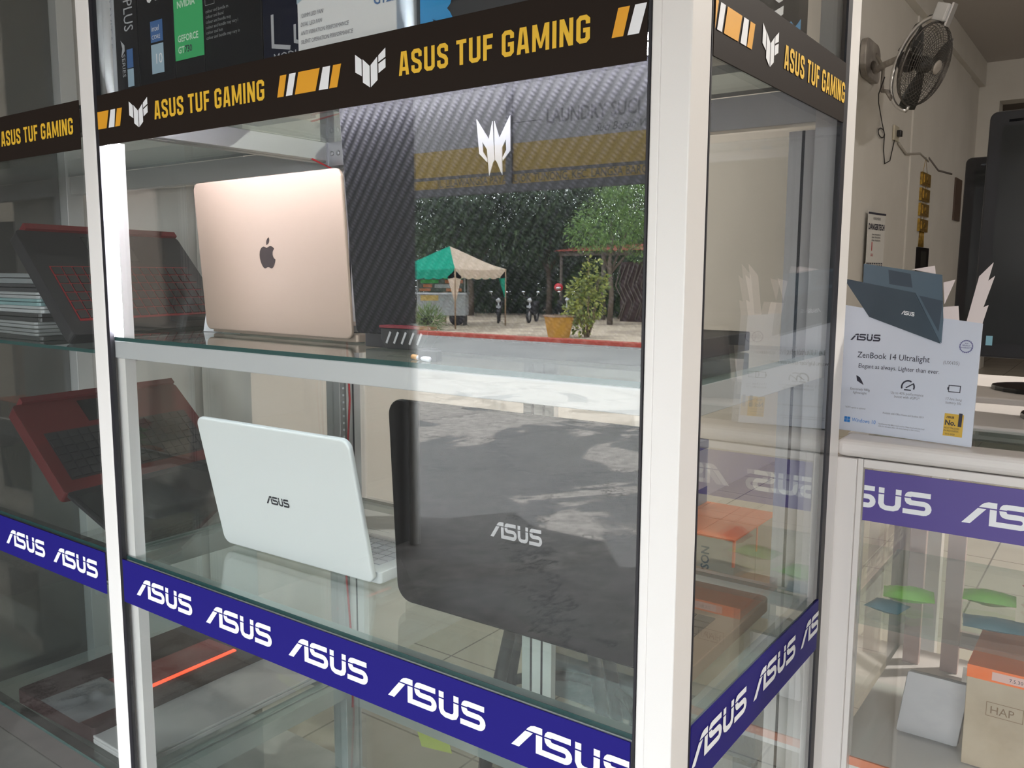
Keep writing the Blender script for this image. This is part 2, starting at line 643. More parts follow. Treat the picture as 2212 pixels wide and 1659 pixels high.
def asus_logo():
    """the four-letter mark: slanted stroke, split upper bars; unit height, about 4.7 wide"""
    W = 0.22
    P = []
    P.append([(0.0, 0.0), (0.30, 0.0), (0.84, 0.70), (0.54, 0.70)])
    P.append([(0.58, 0.755), (0.66, 0.86), (0.76, 0.95), (0.90, 1.0), (1.20, 1.0), (1.20, 0.755)])
    P.append([(0.96, 0.0), (1.20, 0.0), (1.20, 0.70), (0.96, 0.70)])
    P.append([(1.20, 0.0), (2.05, 0.0), (2.05, 0.22), (1.20, 0.22)])

    def ess(x, base):
        q = []
        q.append([(x + 0.02, 0.755), (x + 0.06, 0.88), (x + 0.14, 0.97), (x + 0.26, 1.0), (x + 1.0, 1.0), (x + 1.0, 0.78), (x + 0.30, 0.78), (x + 0.27, 0.755)])
        q.append([(x + 0.02, 0.70), (x + 0.26, 0.70), (x + 0.30, 0.62), (x + 0.78, 0.62), (x + 0.78, 0.40), (x + 0.25, 0.40), (x + 0.12, 0.45), (x + 0.05, 0.55)])
        a = [(x + 0.78, 0.62)] + [(x + 0.78 + p[0] * 0.27, 0.31 + p[1] * 0.31) for p in arc(0, 0, 1, 80, -90, 8)] + [(x + 0.78, 0.0), (x + 0.70, 0.0), (x + 0.70, 0.22)] + [(x + 0.74 + p[0] * 0.09, 0.31 + p[1] * 0.09) for p in arc(0, 0, 1, -80, 80, 5)] + [(x + 0.70, 0.40)]
        for i in range(8):
            t0, t1 = 90 - 22.5 * i, 90 - 22.5 * (i + 1)
            c0, s0, c1, s1 = math.cos(math.radians(t0)), math.sin(math.radians(t0)), math.cos(math.radians(t1)), math.sin(math.radians(t1))
            q.append([(x + 0.76 + 0.30 * c0, 0.31 + 0.31 * s0), (x + 0.76 + 0.07 * c0, 0.31 + 0.09 * s0), (x + 0.76 + 0.07 * c1, 0.31 + 0.09 * s1), (x + 0.76 + 0.30 * c1, 0.31 + 0.31 * s1)])
        if base:
            q.append([(x - 0.02, 0.0), (x + 0.78, 0.0), (x + 0.78, 0.22), (x - 0.02, 0.22)])
        return q
    P += ess(1.26, False)
    ux = 2.42
    P.append([(ux, 0.755), (ux + W, 0.755), (ux + W, 1.0), (ux, 1.0)])
    P.append([(ux + 0.66, 0.755), (ux + 0.66 + W, 0.755), (ux + 0.66 + W, 1.0), (ux + 0.66, 1.0)])
    P += stroke([(ux + W / 2, 0.70), (ux + W / 2, 0.30), (ux + 0.17, 0.17), (ux + 0.30, W / 2), (ux + 0.58, W / 2), (ux + 0.71, 0.17), (ux + 0.77, 0.30), (ux + 0.77, 0.70)], W)
    P += ess(3.40, True)
    return P


ASUS = asus_logo()
ASUS_W = 4.46


def asus(mb, fr, u, v, width, height, w_=0.0004, mi=0):
    mb.polys(fr, ASUS, u, v, width / ASUS_W, height, w_, mi)


TUFL = [[(0, 1.12), (0, 0.55), (0.216, 0.40), (0.216, 0.925)], [(0.25, 0.93), (0.25, 0.19), (0.482, 0.0), (0.482, 0.675)],
        [(0.515, 0.70), (0.515, 0.0), (0.735, 0.19), (0.735, 0.93)], [(0.77, 0.955), (0.77, 0.745), (1.0, 0.87), (1.0, 1.15)], [(0.77, 0.69), (0.77, 0.40), (1.0, 0.54), (1.0, 0.815)]]
STR = [([(0, 0), (0.104, 0), (0.16, 1), (0.056, 1)], 0), ([(0.142, 0), (0.245, 0), (0.31, 1), (0.206, 1)], 1), ([(0.287, 0), (0.61, 0), (0.682, 1), (0.352, 1)], 0),
       ([(0.66, 0), (0.80, 0), (0.84, 1), (0.728, 1)], 1), ([(0.818, 0), (0.936, 0), (1.0, 1), (0.882, 1)], 0)]


def stripes(mb, fr, u, v, wd, h, which=range(5), my=0, mw=1, w_=0.0004, clip=None):
    for i in which:
        pl, k = STR[i]
        pts = [(u + a * wd, v + b * h) for a, b in pl]
        if clip:
            pts = [(min(max(a, clip[0]), clip[1]), b) for a, b in pts]
        mb.poly(fr, pts, w_, mw if k else my)


def mbw(root):
    """mesh builder that takes world coordinates for parts of an unrotated thing"""
    m = MB()
    off = V3(root.location)
    ob = m.build

    def build(name, mats, parent=None, bevel=0.0, seg=2):
        m.v = [(x - off.x, y - off.y, z - off.z) for x, y, z in m.v]
        return ob(name, mats, parent if parent is not None else root, bevel, seg)
    m.build = build
    return m


X, Y, Z = (1, 0, 0), (0, 1, 0), (0, 0, 1)
GZ = -0.85          # street level, below the shop floor

# ------------------------------------------------------------------ the room
TILE = tile_mat('cream_floor_tile', (0.56, 0.52, 0.44), (0.54, 0.50, 0.42), (0.20, 0.18, 0.15), 0.4, 0.22)
struct(MB().box(-3.0, -0.01, -0.12, 3.2, 16.0, 0.0), 'floor', TILE, 'cream square-tiled shop floor', 'floor')
CEIL = mat('ceiling_paint', (0.48, 0.45, 0.43), 0.8)
struct(MB().box(-3.0, -2.2, 3.68, 3.2, 16.0, 3.85), 'ceiling', CEIL, 'dull white painted shop ceiling', 'ceiling')
struct(MB().box(-1.95, 0.62, 0, -1.75, 11.7, 3.68), 'wall_left', WALL, 'off-white painted wall behind the wall fan', 'wall')
struct(MB().box(-2.7, 0.6, 0, -1.955, 0.8, 3.68), 'wall_back', WALL, 'pale wall behind the dark left bay of the cabinet', 'wall')
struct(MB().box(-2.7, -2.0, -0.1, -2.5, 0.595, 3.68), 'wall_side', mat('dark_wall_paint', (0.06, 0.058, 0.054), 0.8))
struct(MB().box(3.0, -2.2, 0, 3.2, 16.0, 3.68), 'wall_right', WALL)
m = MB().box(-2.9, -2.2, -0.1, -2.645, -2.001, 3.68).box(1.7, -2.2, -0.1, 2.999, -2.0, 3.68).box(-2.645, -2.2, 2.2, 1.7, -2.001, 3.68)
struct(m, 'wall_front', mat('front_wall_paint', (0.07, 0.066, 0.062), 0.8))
m = MB().box(-1.749, 11.3, 3.22, 3.0, 11.6, 3.68).box(-1.749, 11.3, 0, -1.52, 11.6, 3.22)
struct(m, 'wall_far', WALL, 'cross beam and corner pillar at the far end of the shop', 'wall')
struct(MB().box(-3.0, 15.8, 0, 2.999, 16.0, 3.68), 'wall_end', mat('dim_wall', (0.33, 0.27, 0.25), 0.8))
struct(MB().box(-2.1, 11.701, 0, -1.9, 15.79, 3.68), 'wall_left_far', MATS['dim_wall'])
struct(MB().box(-1.749, 0.62, 3.40, -1.68, 11.29, 3.679), 'trim_1', WALL, 'white ceiling beam running along the left wall', 'beam')
struct(MB().box(-1.7495, 7.74, 0, -1.735, 10.6, 3.42), 'trim_2', WALL)

# ------------------------------------------------------------------ outside, seen mirrored in the front glass
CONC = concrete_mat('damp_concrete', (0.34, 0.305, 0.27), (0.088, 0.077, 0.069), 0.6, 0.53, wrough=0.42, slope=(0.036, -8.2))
CONC2 = concrete_mat('dry_step_concrete', (0.25, 0.232, 0.215), (0.165, 0.15, 0.138), 0.9, 0.47, wrough=0.6)
edge = [(-6 + 0.2 * i, -2.42 + 0.16 * math.sin(i * 0.9) + 0.10 * math.sin(i * 2.3 + 1) + 0.05 * math.sin(i * 5.1)) for i in range(51)]
struct(MB().prism(Fr((0, 0, 0), X, Y), [(4, -0.0105), (-6, -0.0105)] + edge, -0.8, -0.012), 'terrace', CONC2, 'grey concrete step in front of the shop', 'step')
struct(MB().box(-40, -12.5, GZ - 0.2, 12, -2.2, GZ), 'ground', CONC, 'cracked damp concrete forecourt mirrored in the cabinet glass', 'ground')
PAVE = tile_mat('grey_road', (0.30, 0.295, 0.285), (0.25, 0.245, 0.24), (0.17, 0.165, 0.16), 0.9, 0.5)
struct(MB().box(-60, -20.4, GZ - 0.2, 20, -12.5, GZ - 0.004), 'road', PAVE, 'grey paved road mirrored in the cabinet glass', 'road')
SAND = mat('sandy_ground', (0.56, 0.46, 0.35), 0.9, noise=(0.7, (0.36, 0.29, 0.22), 0.45, 0.62))
struct(MB().box(-60, -60, GZ - 0.2, 20, -20.85, GZ), 'ground_sand', SAND, 'sandy yard beyond the red kerb', 'ground')
REDK = mat('red_painted_kerb', (0.42, 0.055, 0.03), 0.6, noise=(3.0, (0.50, 0.17, 0.11), 0.5, 0.75))
struct(MB().box(-60, -20.85, GZ - 0.2, 20, -20.4, GZ + 0.10), 'kerb', REDK, 'red painted kerb along the far side of the road', 'kerb')
ROOFM = mat('awning_underside', (0.10, 0.10, 0.105), 0.7)
struct(MB().box(-9, -2.75, 3.25, 5, -2.2, 3.32), 'roof', ROOFM)

# ------------------------------------------------------------------ the glass display cabinet
XL, XM, XR = -2.34, -1.2972, -0.3215
cab = thing('display_cabinet', 'tall two-bay glass display cabinet with white aluminium frame, gaming banner and blue strip', 'display cabinet', (-1.33, 0.26, 0))


def post(x0, x1, y0, y1, name='post', lip=None):
    q = mbw(cab)
    q.box(x0, y0, 0.0, x1, y1, 2.06)
    if lip == 'l':
        q.box(x0 - 0.0095, y0 + 0.0015, 0.0, x0, y0 + 0.022, 2.06)
    if lip == 'both':
        q.box(x0 - 0.007, y0 + 0.0025, 0.0, x0, y0 + 0.022, 2.06)
        q.box(x1, y0 + 0.001, 0.0, x1 + 0.0035, y0 + 0.02, 2.06)
    return q.build(name, ALU, bevel=0.0012)


post(-0.3505, XR, 0.0, 0.0405, lip='l')
post(-1.3105, -1.2775, 0.0, 0.040, lip='both')
post(XL, XL + 0.04, 0.0, 0.04)
for x in (XL, -1.318, XR - 0.04):
    q = mbw(cab)
    q.box(x, 0.476, 0.0, x + 0.04, 0.519, 2.06)
    q.build('post', ALU_G if x < -0.5 else ALU, bevel=0.0012)
# gaskets beside the posts
q = mbw(cab)
q.box(-0.3621, -0.0002, 0.1, -0.3602, 0.0068, 2.0)
q.box(-1.2738, -0.0002, 0.1, -1.2655, 0.0068, 2.0)
q.box(XR - 0.007, 0.0407, 0.1, XR + 0.0004, 0.0432, 2.0)
q.box(XR - 0.007, 0.458, 0.1, XR + 0.0004, 0.4755, 2.0)
q.build('gasket', GASKET)
# panes
for nm, b in (('front_glass', (-1.2655, 0.001, 0.1, -0.3632, 0.0065, 2.0)), ('front_glass', (XL + 0.04, 0.001, 0.1, -1.318, 0.0065, 2.0)),
              ('side_glass', (XR - 0.0065, 0.0432, 0.1, XR - 0.001, 0.458, 2.0)), ('side_glass', (XL + 0.001, 0.0415, 0.1, XL + 0.0065, 0.475, 2.0)),
              ('partition_glass', (XM - 0.0025, 0.041, 0.1, XM + 0.0025, 0.475, 2.0))):
    q = mbw(cab)
    q.box(*b)
    q.build(nm, GLASS)


def rail(b, m_=ALU_G, name='rail', bev=0.001):
    q = mbw(cab)
    q.box(*b)
    return q.build(name, m_, bevel=bev)


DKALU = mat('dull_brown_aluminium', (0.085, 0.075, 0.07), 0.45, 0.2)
RAILM = mat('satin_rail_aluminium', (0.58, 0.59, 0.60), 0.33, 0.15)
LV = (0.300, 0.698, 1.045, 1.396)     # rail tops
for z in LV:
    h = {0.300: 0.05, 0.698: 0.05, 1.045: 0.026, 1.396: 0.035}[z]
    rail((-1.2770, 0.0075, z - h, -0.3610, 0.032, z), RAILM if z > 1 else ALU_G)
    rail((-1.2775, 0.486, z - 0.045 if z > 0.4 else z - 0.05, XR - 0.041, 0.512, z), ALU_G)
    rail((XR - 0.032, 0.042, z - 0.03, XR - 0.008, 0.474, z), ALU_G)
    rail((XM + 0.003, 0.042, z - 0.034, XM + 0.022, 0.474, z), ALU_G)
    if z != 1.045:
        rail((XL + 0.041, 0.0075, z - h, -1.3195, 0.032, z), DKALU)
    rail((XL + 0.041, 0.486, z - 0.045, -1.3195, 0.512, z), ALU_G)
    rail((XM - 0.022, 0.042, z - 0.034, XM - 0.003, 0.474, z), ALU_G)
rail((XL + 0.041, 0.008, 0.105, -1.3195, 0.020, 0.247), mat('shade_board', (0.075, 0.072, 0.064), 0.5), 'shade_panel')  # dark panel added to darken the see-through base of the left bay
rail((XL, 0, 2.02, XR, 0.52, 2.06), ALU, 'top_panel')
rail((XL + 0.041, 0.01, 0.02, XR - 0.041, 0.51, 0.10), ALU_G, 'plinth')
# shelves
for z in LV:
    for (x0, x1, bay) in ((XM + 0.004, XR - 0.0075, 1), (XL + 0.0075, XM - 0.004, 0)):
        zz = z if (bay or z != 1.045) else 1.022
        q = mbw(cab)
        q.box(x0, 0.0085, zz + 0.0003, x1, 0.482, zz + 0.006)
        s = q.build('shelf', SHELFG)
        q = mbw(cab)
        q.box(x0, 0.0078, zz + 0.0003, x1, 0.0084, zz + 0.006)
        q.box(x0, 0.4822, zz + 0.0003, x1, 0.483, zz + 0.006)
        q.build('shelf_edge', EDGE, s)
# sliding rear doors of the lit bay
for (x0, x1, y0) in ((-1.275, -0.776, 0.490), (-0.852, XR - 0.045, 0.5095)):
    d = mbw(cab)
    d.box(x0 + 0.04, y0 + 0.004, 0.34, x1 - 0.04, y0 + 0.009, 1.34)
    d = d.build('sliding_door', GLASS)
    for xx in (x0, x1 - 0.04):
        q = mbw(cab)
        q.box(xx, y0, 0.305, xx + 0.04, y0 + 0.014, 1.345)
        q.box(xx + 0.018, y0 - 0.0006, 0.305, xx + 0.022, y0, 1.345, 1)
        q.build('door_stile', [ALU, GASKET], d)
# corner bracket under the top shelf
q = mbw(cab)
q.box(-1.276, 0.455, 1.352, -1.232, 0.458, 1.396)
q.box(-1.276, 0.452, 1.352, -1.273, 0.482, 1.396)
for a in (-1.262, -1.245):
    q.lathe(Fr((a, 0.455, 1.375), X, Z), [(0.005, 0), (0.005, 0.001), (0.003, 0.0025)], 10)
q.build('corner_bracket', SILV)

# gaming banner on the front and side glass, blue strip below
F0 = Fr((0, -0.0003, 0), X, Z)
SD = Fr((XR + 0.0012, 0, 0), Y, Z)


def banner_front(x0, x1):
    q = mbw(cab)
    q.box(x0, -0.0002, 1.335, x1, 0.0008, 1.4072)
    return q.build('banner', TUFBLK)


def banner_print(parent, fr, ts, ls, ss, z, wt=0.2365, wl=0.0465, ws=0.1116):
    q = mbw(cab)
    for t in ts:
        q = mbw(cab)
        block_text(q, 'ASUS TUF GAMING', fr, t, z, wt, 0.0245, 0.0005)
        q.build('banner_lettering', YEL, parent)
    for t in ls:
        q = mbw(cab)
        q.polys(fr, TUFL, t, z - 0.0065, wl, 0.0335, 0.0005)
        q.build('banner_emblem', WHT, parent)
    for (u, which, clip) in ss:
        q = mbw(cab)
        stripes(q, fr, u, z, ws, 0.0247, which, clip=clip, w_=0.0005)
        q.build('banner_stripes', [ORG, WHT], parent)


bn = banner_front(-1.2652, -0.3635)
banner_print(bn, F0, (-1.1179, -0.6576), (-1.1802, -0.7236), ((-1.3100, (2, 3, 4), (-1.2650, -1.1)), (-0.8576, range(5), None), (-0.3985, (0, 1), (-0.5, -0.3640))), 1.3588)
bn = banner_front(XL + 0.042, -1.3185)
banner_print(bn, F0, (-1.5735, -2.033), (-1.638, -2.097), ((-1.77, range(5), None),), 1.3588)
q = mbw(cab)
q.box(XR - 0.0008, 0.0434, 1.342, XR + 0.001, 0.4577, 1.4145)
bn = q.build('banner', TUFBLK)
banner_print(bn, SD, (0.2260,), (0.1604,), ((0.0330, range(5), (0.0438, 0.4)),), 1.3650, 0.2285, 0.0460, 0.1065)


def blue_strip(x0, x1, starts, z=0.6308):
    q = mbw(cab)
    q.box(x0, -0.0006, z, x1, 0.0008, z + 0.0695)
    s = q.build('logo_strip', BLUE)
    for t in starts:
        q = mbw(cab)
        pl = [[(min(t + a * 0.147 / ASUS_W, x1), b) for a, b in p] for p in ASUS]
        q.polys(Fr((0, -0.0008, 0), X, Z), pl, 0, z + 0.0205, 1, 0.0295, 0.0004)
        q.build('strip_lettering', WHT, s)


blue_strip(-1.2652, -0.3640, (-1.2273, -1.0480, -0.8676, -0.6871, -0.5054))
blue_strip(XL + 0.042, -1.3185, (-1.4874, -1.6625, -1.842, -2.02))
q = mbw(cab)
q.box(XR - 0.0008, 0.0436, 0.6400, XR + 0.001, 0.4577, 0.7105)
s = q.build('logo_strip', BLUE)
for t in (0.0440, 0.2138, 0.3840):
    q = mbw(cab)
    pl = [[(min(t + a * 0.147 / ASUS_W, 0.4575), b) for a, b in p] for p in ASUS]
    q.polys(SD, pl, 0, 0.6655, 1, 0.0295, 0.0005)
    q.build('strip_lettering', WHT, s)

# LED light bars in the lit bay
q = mbw(cab)
q.box(-1.255, 0.034, 1.352, -0.366, 0.046, 1.360)
q.build('light_bar', LED)
q = mbw(cab)
q.box(-1.2650, 0.0088, 1.056, -1.2510, 0.0128, 1.342)
q.build('light_bar', LED)
q = mbw(cab)
q.box(-1.2765, 0.0129, 0.31, -1.2495, 0.030, 1.34)
q.build('light_bar_channel', ALU)

# ------------------------------------------------------------------ laptops
KEYM = mat('dark_keycaps', (0.018, 0.018, 0.02), 0.5)


def laptop(name, label, loc, rz, W, H, D, tilt, lidm, basem, keym, th=0.007, bth=0.014, rad=(0.004, 0.004, 0.012, 0.012), deckm=None, soft=0.0015, cut=0.0, group=None):
    """hinge line at the local origin, lid facing -y and leaning over by tilt, base running back along +y"""
    t = thing(name, label, 'laptop', loc, rz, group)
    a = math.radians(tilt)
    up = V3((0, -math.sin(a), math.cos(a)))
    fr = Fr((0, 0, cut), X, up)
    lid = MB().prism(fr, rrect(W, H - cut, rad, 7, -W / 2, 0), -th, 0).build('lid', lidm, t, soft, 3)
    MB().prism(fr, rrect(W - 0.012, H - cut - 0.014, 0.004, 3, -W / 2 + 0.006, 0.008), -th - 0.0008, -th - 0.0001).build('screen', SCREEN, lid)
    y0 = th + 0.004
    base = MB().prism(Fr((0, y0, 0.0015), X, Y), rrect(W, D, (0.006, 0.006, 0.012, 0.012), 6, -W / 2, 0), 0, bth).build('base', basem, t, 0.0012)
    k = MB()
    rows, cols = 6, 15
    kw, kh = W * 0.86 / cols, D * 0.46 / rows
    for r in range(rows):
        c = 0
        while c < cols:
            span = 1
            if r == 5 and c == 4:
                span = 5
            k.box(-W * 0.43 + c * kw + 0.001, y0 + D * 0.10 + r * kh + 0.001, 0.0015 + bth, -W * 0.43 + (c + span) * kw - 0.001, y0 + D * 0.10 + (r + 1) * kh - 0.001, 0.003 + bth)
            c += span
    k.build('keyboard', keym, base)
    MB().box(-W * 0.14, y0 + D * 0.64, 0.0015 + bth, W * 0.14, y0 + D * 0.92, 0.0019 + bth).build('touchpad', deckm or basem, base)
    for sx in (-1, 1):
        MB().tube([(sx * W * 0.36 - 0.03, y0 - 0.002, bth), (sx * W * 0.36 + 0.03, y0 - 0.002, bth)], 0.004, 10).build('hinge', BLKM if bth > 0.013 else basem, t)
    for sx in (-1, 1):
        for yy in (0.03, D - 0.03):
            MB().box(sx * (W / 2 - 0.03) - 0.008, y0 + yy - 0.003, 0, sx * (W / 2 - 0.03) + 0.008, y0 + yy + 0.003, 0.0016).build('rubber_foot', BLKM, base)
    return t, lid, base, fr


GOLD = mat('gold_aluminium', (0.48, 0.365, 0.29), 0.45, 0.2, 0.5, bump=(900, 0.015))
t, lid, base, fr = laptop('laptop', 'gold laptop with a dark apple emblem standing open on the middle shelf', (-1.0617, 0.1445, 1.0513), math.radians(-2.6), 0.360, 0.240, 0.22, 3.6, GOLD, GOLD, KEYM,
                         th=0.006, bth=0.011, rad=(0.012, 0.012, 0.013, 0.013), soft=0.0022, cut=0.006)
# apple emblem: bitten body and leaf
AP = [(0.0, 0.74), (0.06, 0.755), (0.14, 0.79), (0.24, 0.80), (0.33, 0.765), (0.395, 0.70), (0.345, 0.655), (0.30, 0.585), (0.29, 0.50), (0.31, 0.42), (0.36, 0.36), (0.42, 0.325), (0.39, 0.235),
      (0.33, 0.13), (0.26, 0.045), (0.19, 0.01), (0.12, 0.025), (0.05, 0.055), (-0.03, 0.055), (-0.10, 0.025), (-0.17, 0.01), (-0.235, 0.04), (-0.30, 0.115), (-0.36, 0.23), (-0.395, 0.36), (-0.40, 0.49),
      (-0.37, 0.62), (-0.31, 0.71), (-0.23, 0.77), (-0.14, 0.79), (-0.06, 0.765)]
LF = [(0.01, 0.84), (0.0, 0.92), (0.03, 1.0), (0.09, 1.07), (0.17, 1.11), (0.175, 1.03), (0.15, 0.95), (0.10, 0.88), (0.05, 0.85)]
EMB = mat('dark_emblem', (0.022, 0.011, 0.009), 0.35, spec=0.15)
MB().poly(fr, [(0.002 + a * 0.047, 0.0985 + b * 0.042) for a, b in AP], 0.0004).poly(fr, [(0.002 + a * 0.047, 0.0985 + b * 0.042) for a, b in LF], 0.0004).build('emblem', EMB, lid)

WHITE = mat('white_satin_plastic', (0.80, 0.835, 0.83), 0.38)
WKEY = mat('white_keycaps', (0.68, 0.69, 0.71), 0.5)
t, lid, base, fr = laptop('laptop', 'white laptop half open on the lower shelf beside the black one', (-1.0159, 0.134, 0.7043), math.radians(1.4), 0.334, 0.226, 0.235, 12.0, WHITE, WHITE, WKEY,
                         th=0.009, bth=0.017, rad=(0.016, 0.012, 0.016, 0.014), soft=0.003, cut=0.006)
q = MB()
asus(q, fr, -0.0345, 0.0935, 0.052, 0.0135)
q.build('logo', mat('logo_grey', (0.07, 0.07, 0.085), 0.3, 0.6), lid)

GLBLK = mat('black_glossy_lid', (0.006, 0.0052, 0.0052), 0.12, spec=0.12)
BROWND = mat('brown_metal_deck', (0.22, 0.15, 0.105), 0.42, 0.3)
t, lid, base, fr = laptop('laptop', 'black glossy laptop with silver logo on the lower shelf, mirroring the street', (-0.5725, 0.1195, 0.7043), math.radians(0.8), 0.420, 0.284, 0.26, 3.0, GLBLK, BROWND, KEYM,
                         th=0.008, bth=0.018, rad=(0.024, 0.02, 0.02, 0.022), soft=0.0025, cut=0.006)
q = MB()
asus(q, fr, -0.0480, 0.1205, 0.076, 0.0205)
q.build('logo', CHROME, lid)

CARB = carbon_mat('carbon_weave')
t, lid, base, fr = laptop('gaming_laptop', 'large black carbon-patterned gaming laptop with a silver masked emblem behind the gold laptop', (-0.617, 0.098, 1.0513), math.radians(0.0), 0.434, 0.320, 0.27, 4.5, CARB, BLKM, KEYM,
                         th=0.010, bth=0.024, rad=(0.008, 0.02, 0.02, 0.02), soft=0.002, cut=0.020)
PR = [(-1, .942), (-.31, .594), (-.05, .884), (-.012, .252), (-.11, .217), (-.386, 0), (-.446, .435), (-.70, .565), (-.70, .397), (-.446, .275), (-.475, .226), (-.93, .377)]
q = MB()
q.prism(fr, [(0.0265 + a * 0.0232, 0.188 + b * 0.066) for a, b in PR][::-1], 0.0003, 0.0016)
q.prism(fr, [(0.0265 - a * 0.0232, 0.188 + b * 0.066) for a, b in PR], 0.0003, 0.0016)
q.build('emblem', mat('bright_emblem', (0.34, 0.345, 0.36), 0.3, 0.4), lid)
REDPL = mat('dark_red_plastic', (0.15, 0.012, 0.02), 0.3)
for sx in (-0.1155,):
    v = MB()
    v.prism(Fr((sx - 0.040, 0.004, 0.004), X, Z), [(0.010, 0.0), (0.065, 0.0), (0.080, 0.018), (0.080, 0.026), (0.0, 0.026), (0.0, 0.012)], -0.001, 0.020)
    vo = v.build('exhaust_vent', BLK, base, 0.0015)
    v = MB().box(sx - 0.041, -0.0175, 0.0305, sx + 0.041, 0.006, 0.0335)
    v.build('red_trim', REDPL, vo)
    v = MB()
    for i in range(5):
        v.prism(Fr((sx - 0.030 + i * 0.013, -0.0165, 0.012), (0.9, 0, -0.45), (0.45, 0, 0.9)), [(0, 0), (0.003, 0), (0.003, 0.016), (0, 0.016)], 0.0, 0.0012)
    v.build('vent_fin', SILV, vo)


def deck_laptop(name, label, P0, yd, slope, W, D, frontm, deckm, keym, glow=None, sc=None):
    """laptop standing tilted and open to the right: P0 near upper corner, runs W along yd, deck slopes down along slope"""
    t = thing(name, label, 'laptop', P0)
    yd, slope = V3(yd).normalized(), V3(slope).normalized()
    fr = Fr((0, 0, 0), yd, -slope)     # u along the width, v uphill, w faces the viewer
    if fr.z.dot(V3((1, 0, 0))) < 0:
        fr = Fr(yd * W, -yd, -slope)
    b = MB().prism(fr, rrect(W, D, 0.010, 5, 0, -D), -0.024, 0).build('base', deckm, t, 0.001)
    MB().fbox(fr, 0.02, -0.002, -0.026, W - 0.004, 0.012, 0.006).build('front_trim', frontm, b)
    k = MB()
    g = MB()
    kw, kh = W * 0.86 / 15, D * 0.50 / 6
    g.fbox(fr, W * 0.07, -D * 0.88, 0.0001, W * 0.93, -D * 0.36, 0.0006)
    for r in range(6):
        for c in range(15):
            k.fbox(fr, W * 0.07 + c * kw + 0.0026, -D * 0.87 + r * kh + 0.0022, 0.0006, W * 0.07 + (c + 1) * kw - 0.0012, -D * 0.87 + (r + 1) * kh - 0.0012, 0.0026)
    k.build('keyboard', keym, b)
    g.build('key_backlight', glow or frontm, b)
    MB().fbox(fr, W * 0.34, -D * 0.30, 0.0001, W * 0.62, -D * 0.05, 0.0005).build('touchpad', BLKG, b)
    if sc:
        s2 = V3(sc).normalized()
        o2 = fr(0, -D, 0.004)
        f2 = Fr(o2, fr.x, -s2)
        l = MB().prism(f2, rrect(W, D * 0.95, 0.008, 5, 0, -D * 0.95), -0.007, 0).build('lid', BLK, t, 0.001)
        MB().fbox(f2, 0.008, -D * 0.93, 0.0001, W - 0.008, -0.02, 0.0005).build('screen', SCREEN, l)
    return t


REDT = mat('red_trim_plastic', (0.13, 0.008, 0.011), 0.5)
REDGL = mat('red_key_backlight', (0.16, 0.005, 0.008), 0.4, emit=(0.9, 0.02, 0.03), estr=0.05)
deck_laptop('gaming_laptop', 'black laptop with red-lit keys tilted on the middle shelf of the dark bay', (-1.640, 0.040, 1.225), (-0.09, 0.39, 0), (0.72, 0, -0.69), 0.39, 0.262, REDT, BLKM, KEYM, REDGL)
REDD = mat('red_deck', (0.085, 0.006, 0.006), 0.5)
deck_laptop('gaming_laptop', 'red laptop with black keys tilted open on the lower shelf of the dark bay', (-1.712, 0.045, 0.898), (-0.06, 0.39, 0), (0.78, 0, -0.60), 0.385, 0.235, REDT, REDD, KEYM, BLK, sc=(0.93, 0.0, -0.29))

# flat laptops on the bottom shelf of the dark bay
t = thing('gaming_laptop', 'dark laptop lying flat with a glowing red bar on the bottom shelf', 'laptop', (-1.60, 0.22, 0.3065), math.radians(2))
b = MB().prism(Fr((0, 0, 0), X, Y), rrect(0.27, 0.40, 0.01, 5, -0.135, -0.19), 0, 0.028).build('base', mat('dark_red_shell', (0.022, 0.009, 0.009), 0.45, spec=0.2), t, 0.002)
MB().box(-0.02, -0.16, 0.028, 0.066, 0.17, 0.0290).build('red_panel', mat('red_panel_plastic', (0.20, 0.016, 0.012), 0.4), b)
MB().box(0.072, -0.185, 0.0282, 0.081, 0.165, 0.031).build('light_bar', REDLED, b)
t = thing('laptop', 'slim closed silver laptop lying on the bottom shelf edge beside the red bar', 'laptop', (-1.395, 0.235, 0.3065), math.radians(0))
b = MB().prism(Fr((0, 0, 0), X, Y), rrect(0.15, 0.42, 0.012, 5, -0.075, -0.20), 0, 0.009).build('base', mat('silver_shell', (0.46, 0.465, 0.46), 0.35, 0.2), t, 0.002)
MB().prism(Fr((0, 0, 0.0095), X, Y), rrect(0.15, 0.42, 0.012, 5, -0.075, -0.20), 0, 0.006).build('lid', mat('silver_shell', (0.46, 0.465, 0.46), 0.35, 0.2), t, 0.002)
# clear bag in front of them
random.seed(4)
t = MB()
n = 12
vs = [(-0.07 + 0.14 * i / n, -0.06 + 0.12 * j / n, 0.003 + 0.016 * random.random() * math.sin(PI * i / n) * math.sin(PI * j / n)) for i in range(n + 1) for j in range(n + 1)]
fs = [(i * (n + 1) + j, (i + 1) * (n + 1) + j, (i + 1) * (n + 1) + j + 1, i * (n + 1) + j + 1) for i in range(n) for j in range(n)]
t.add(vs, fs, 0, True)
o = t.build('plastic_bag', mat('crumpled_grey_plastic', (0.13, 0.14, 0.145), 0.2))
o.location = (-1.56, 0.085, 0.338)
tag(o, 'crumpled grey plastic sleeve at the front of the bottom shelf', 'plastic bag')

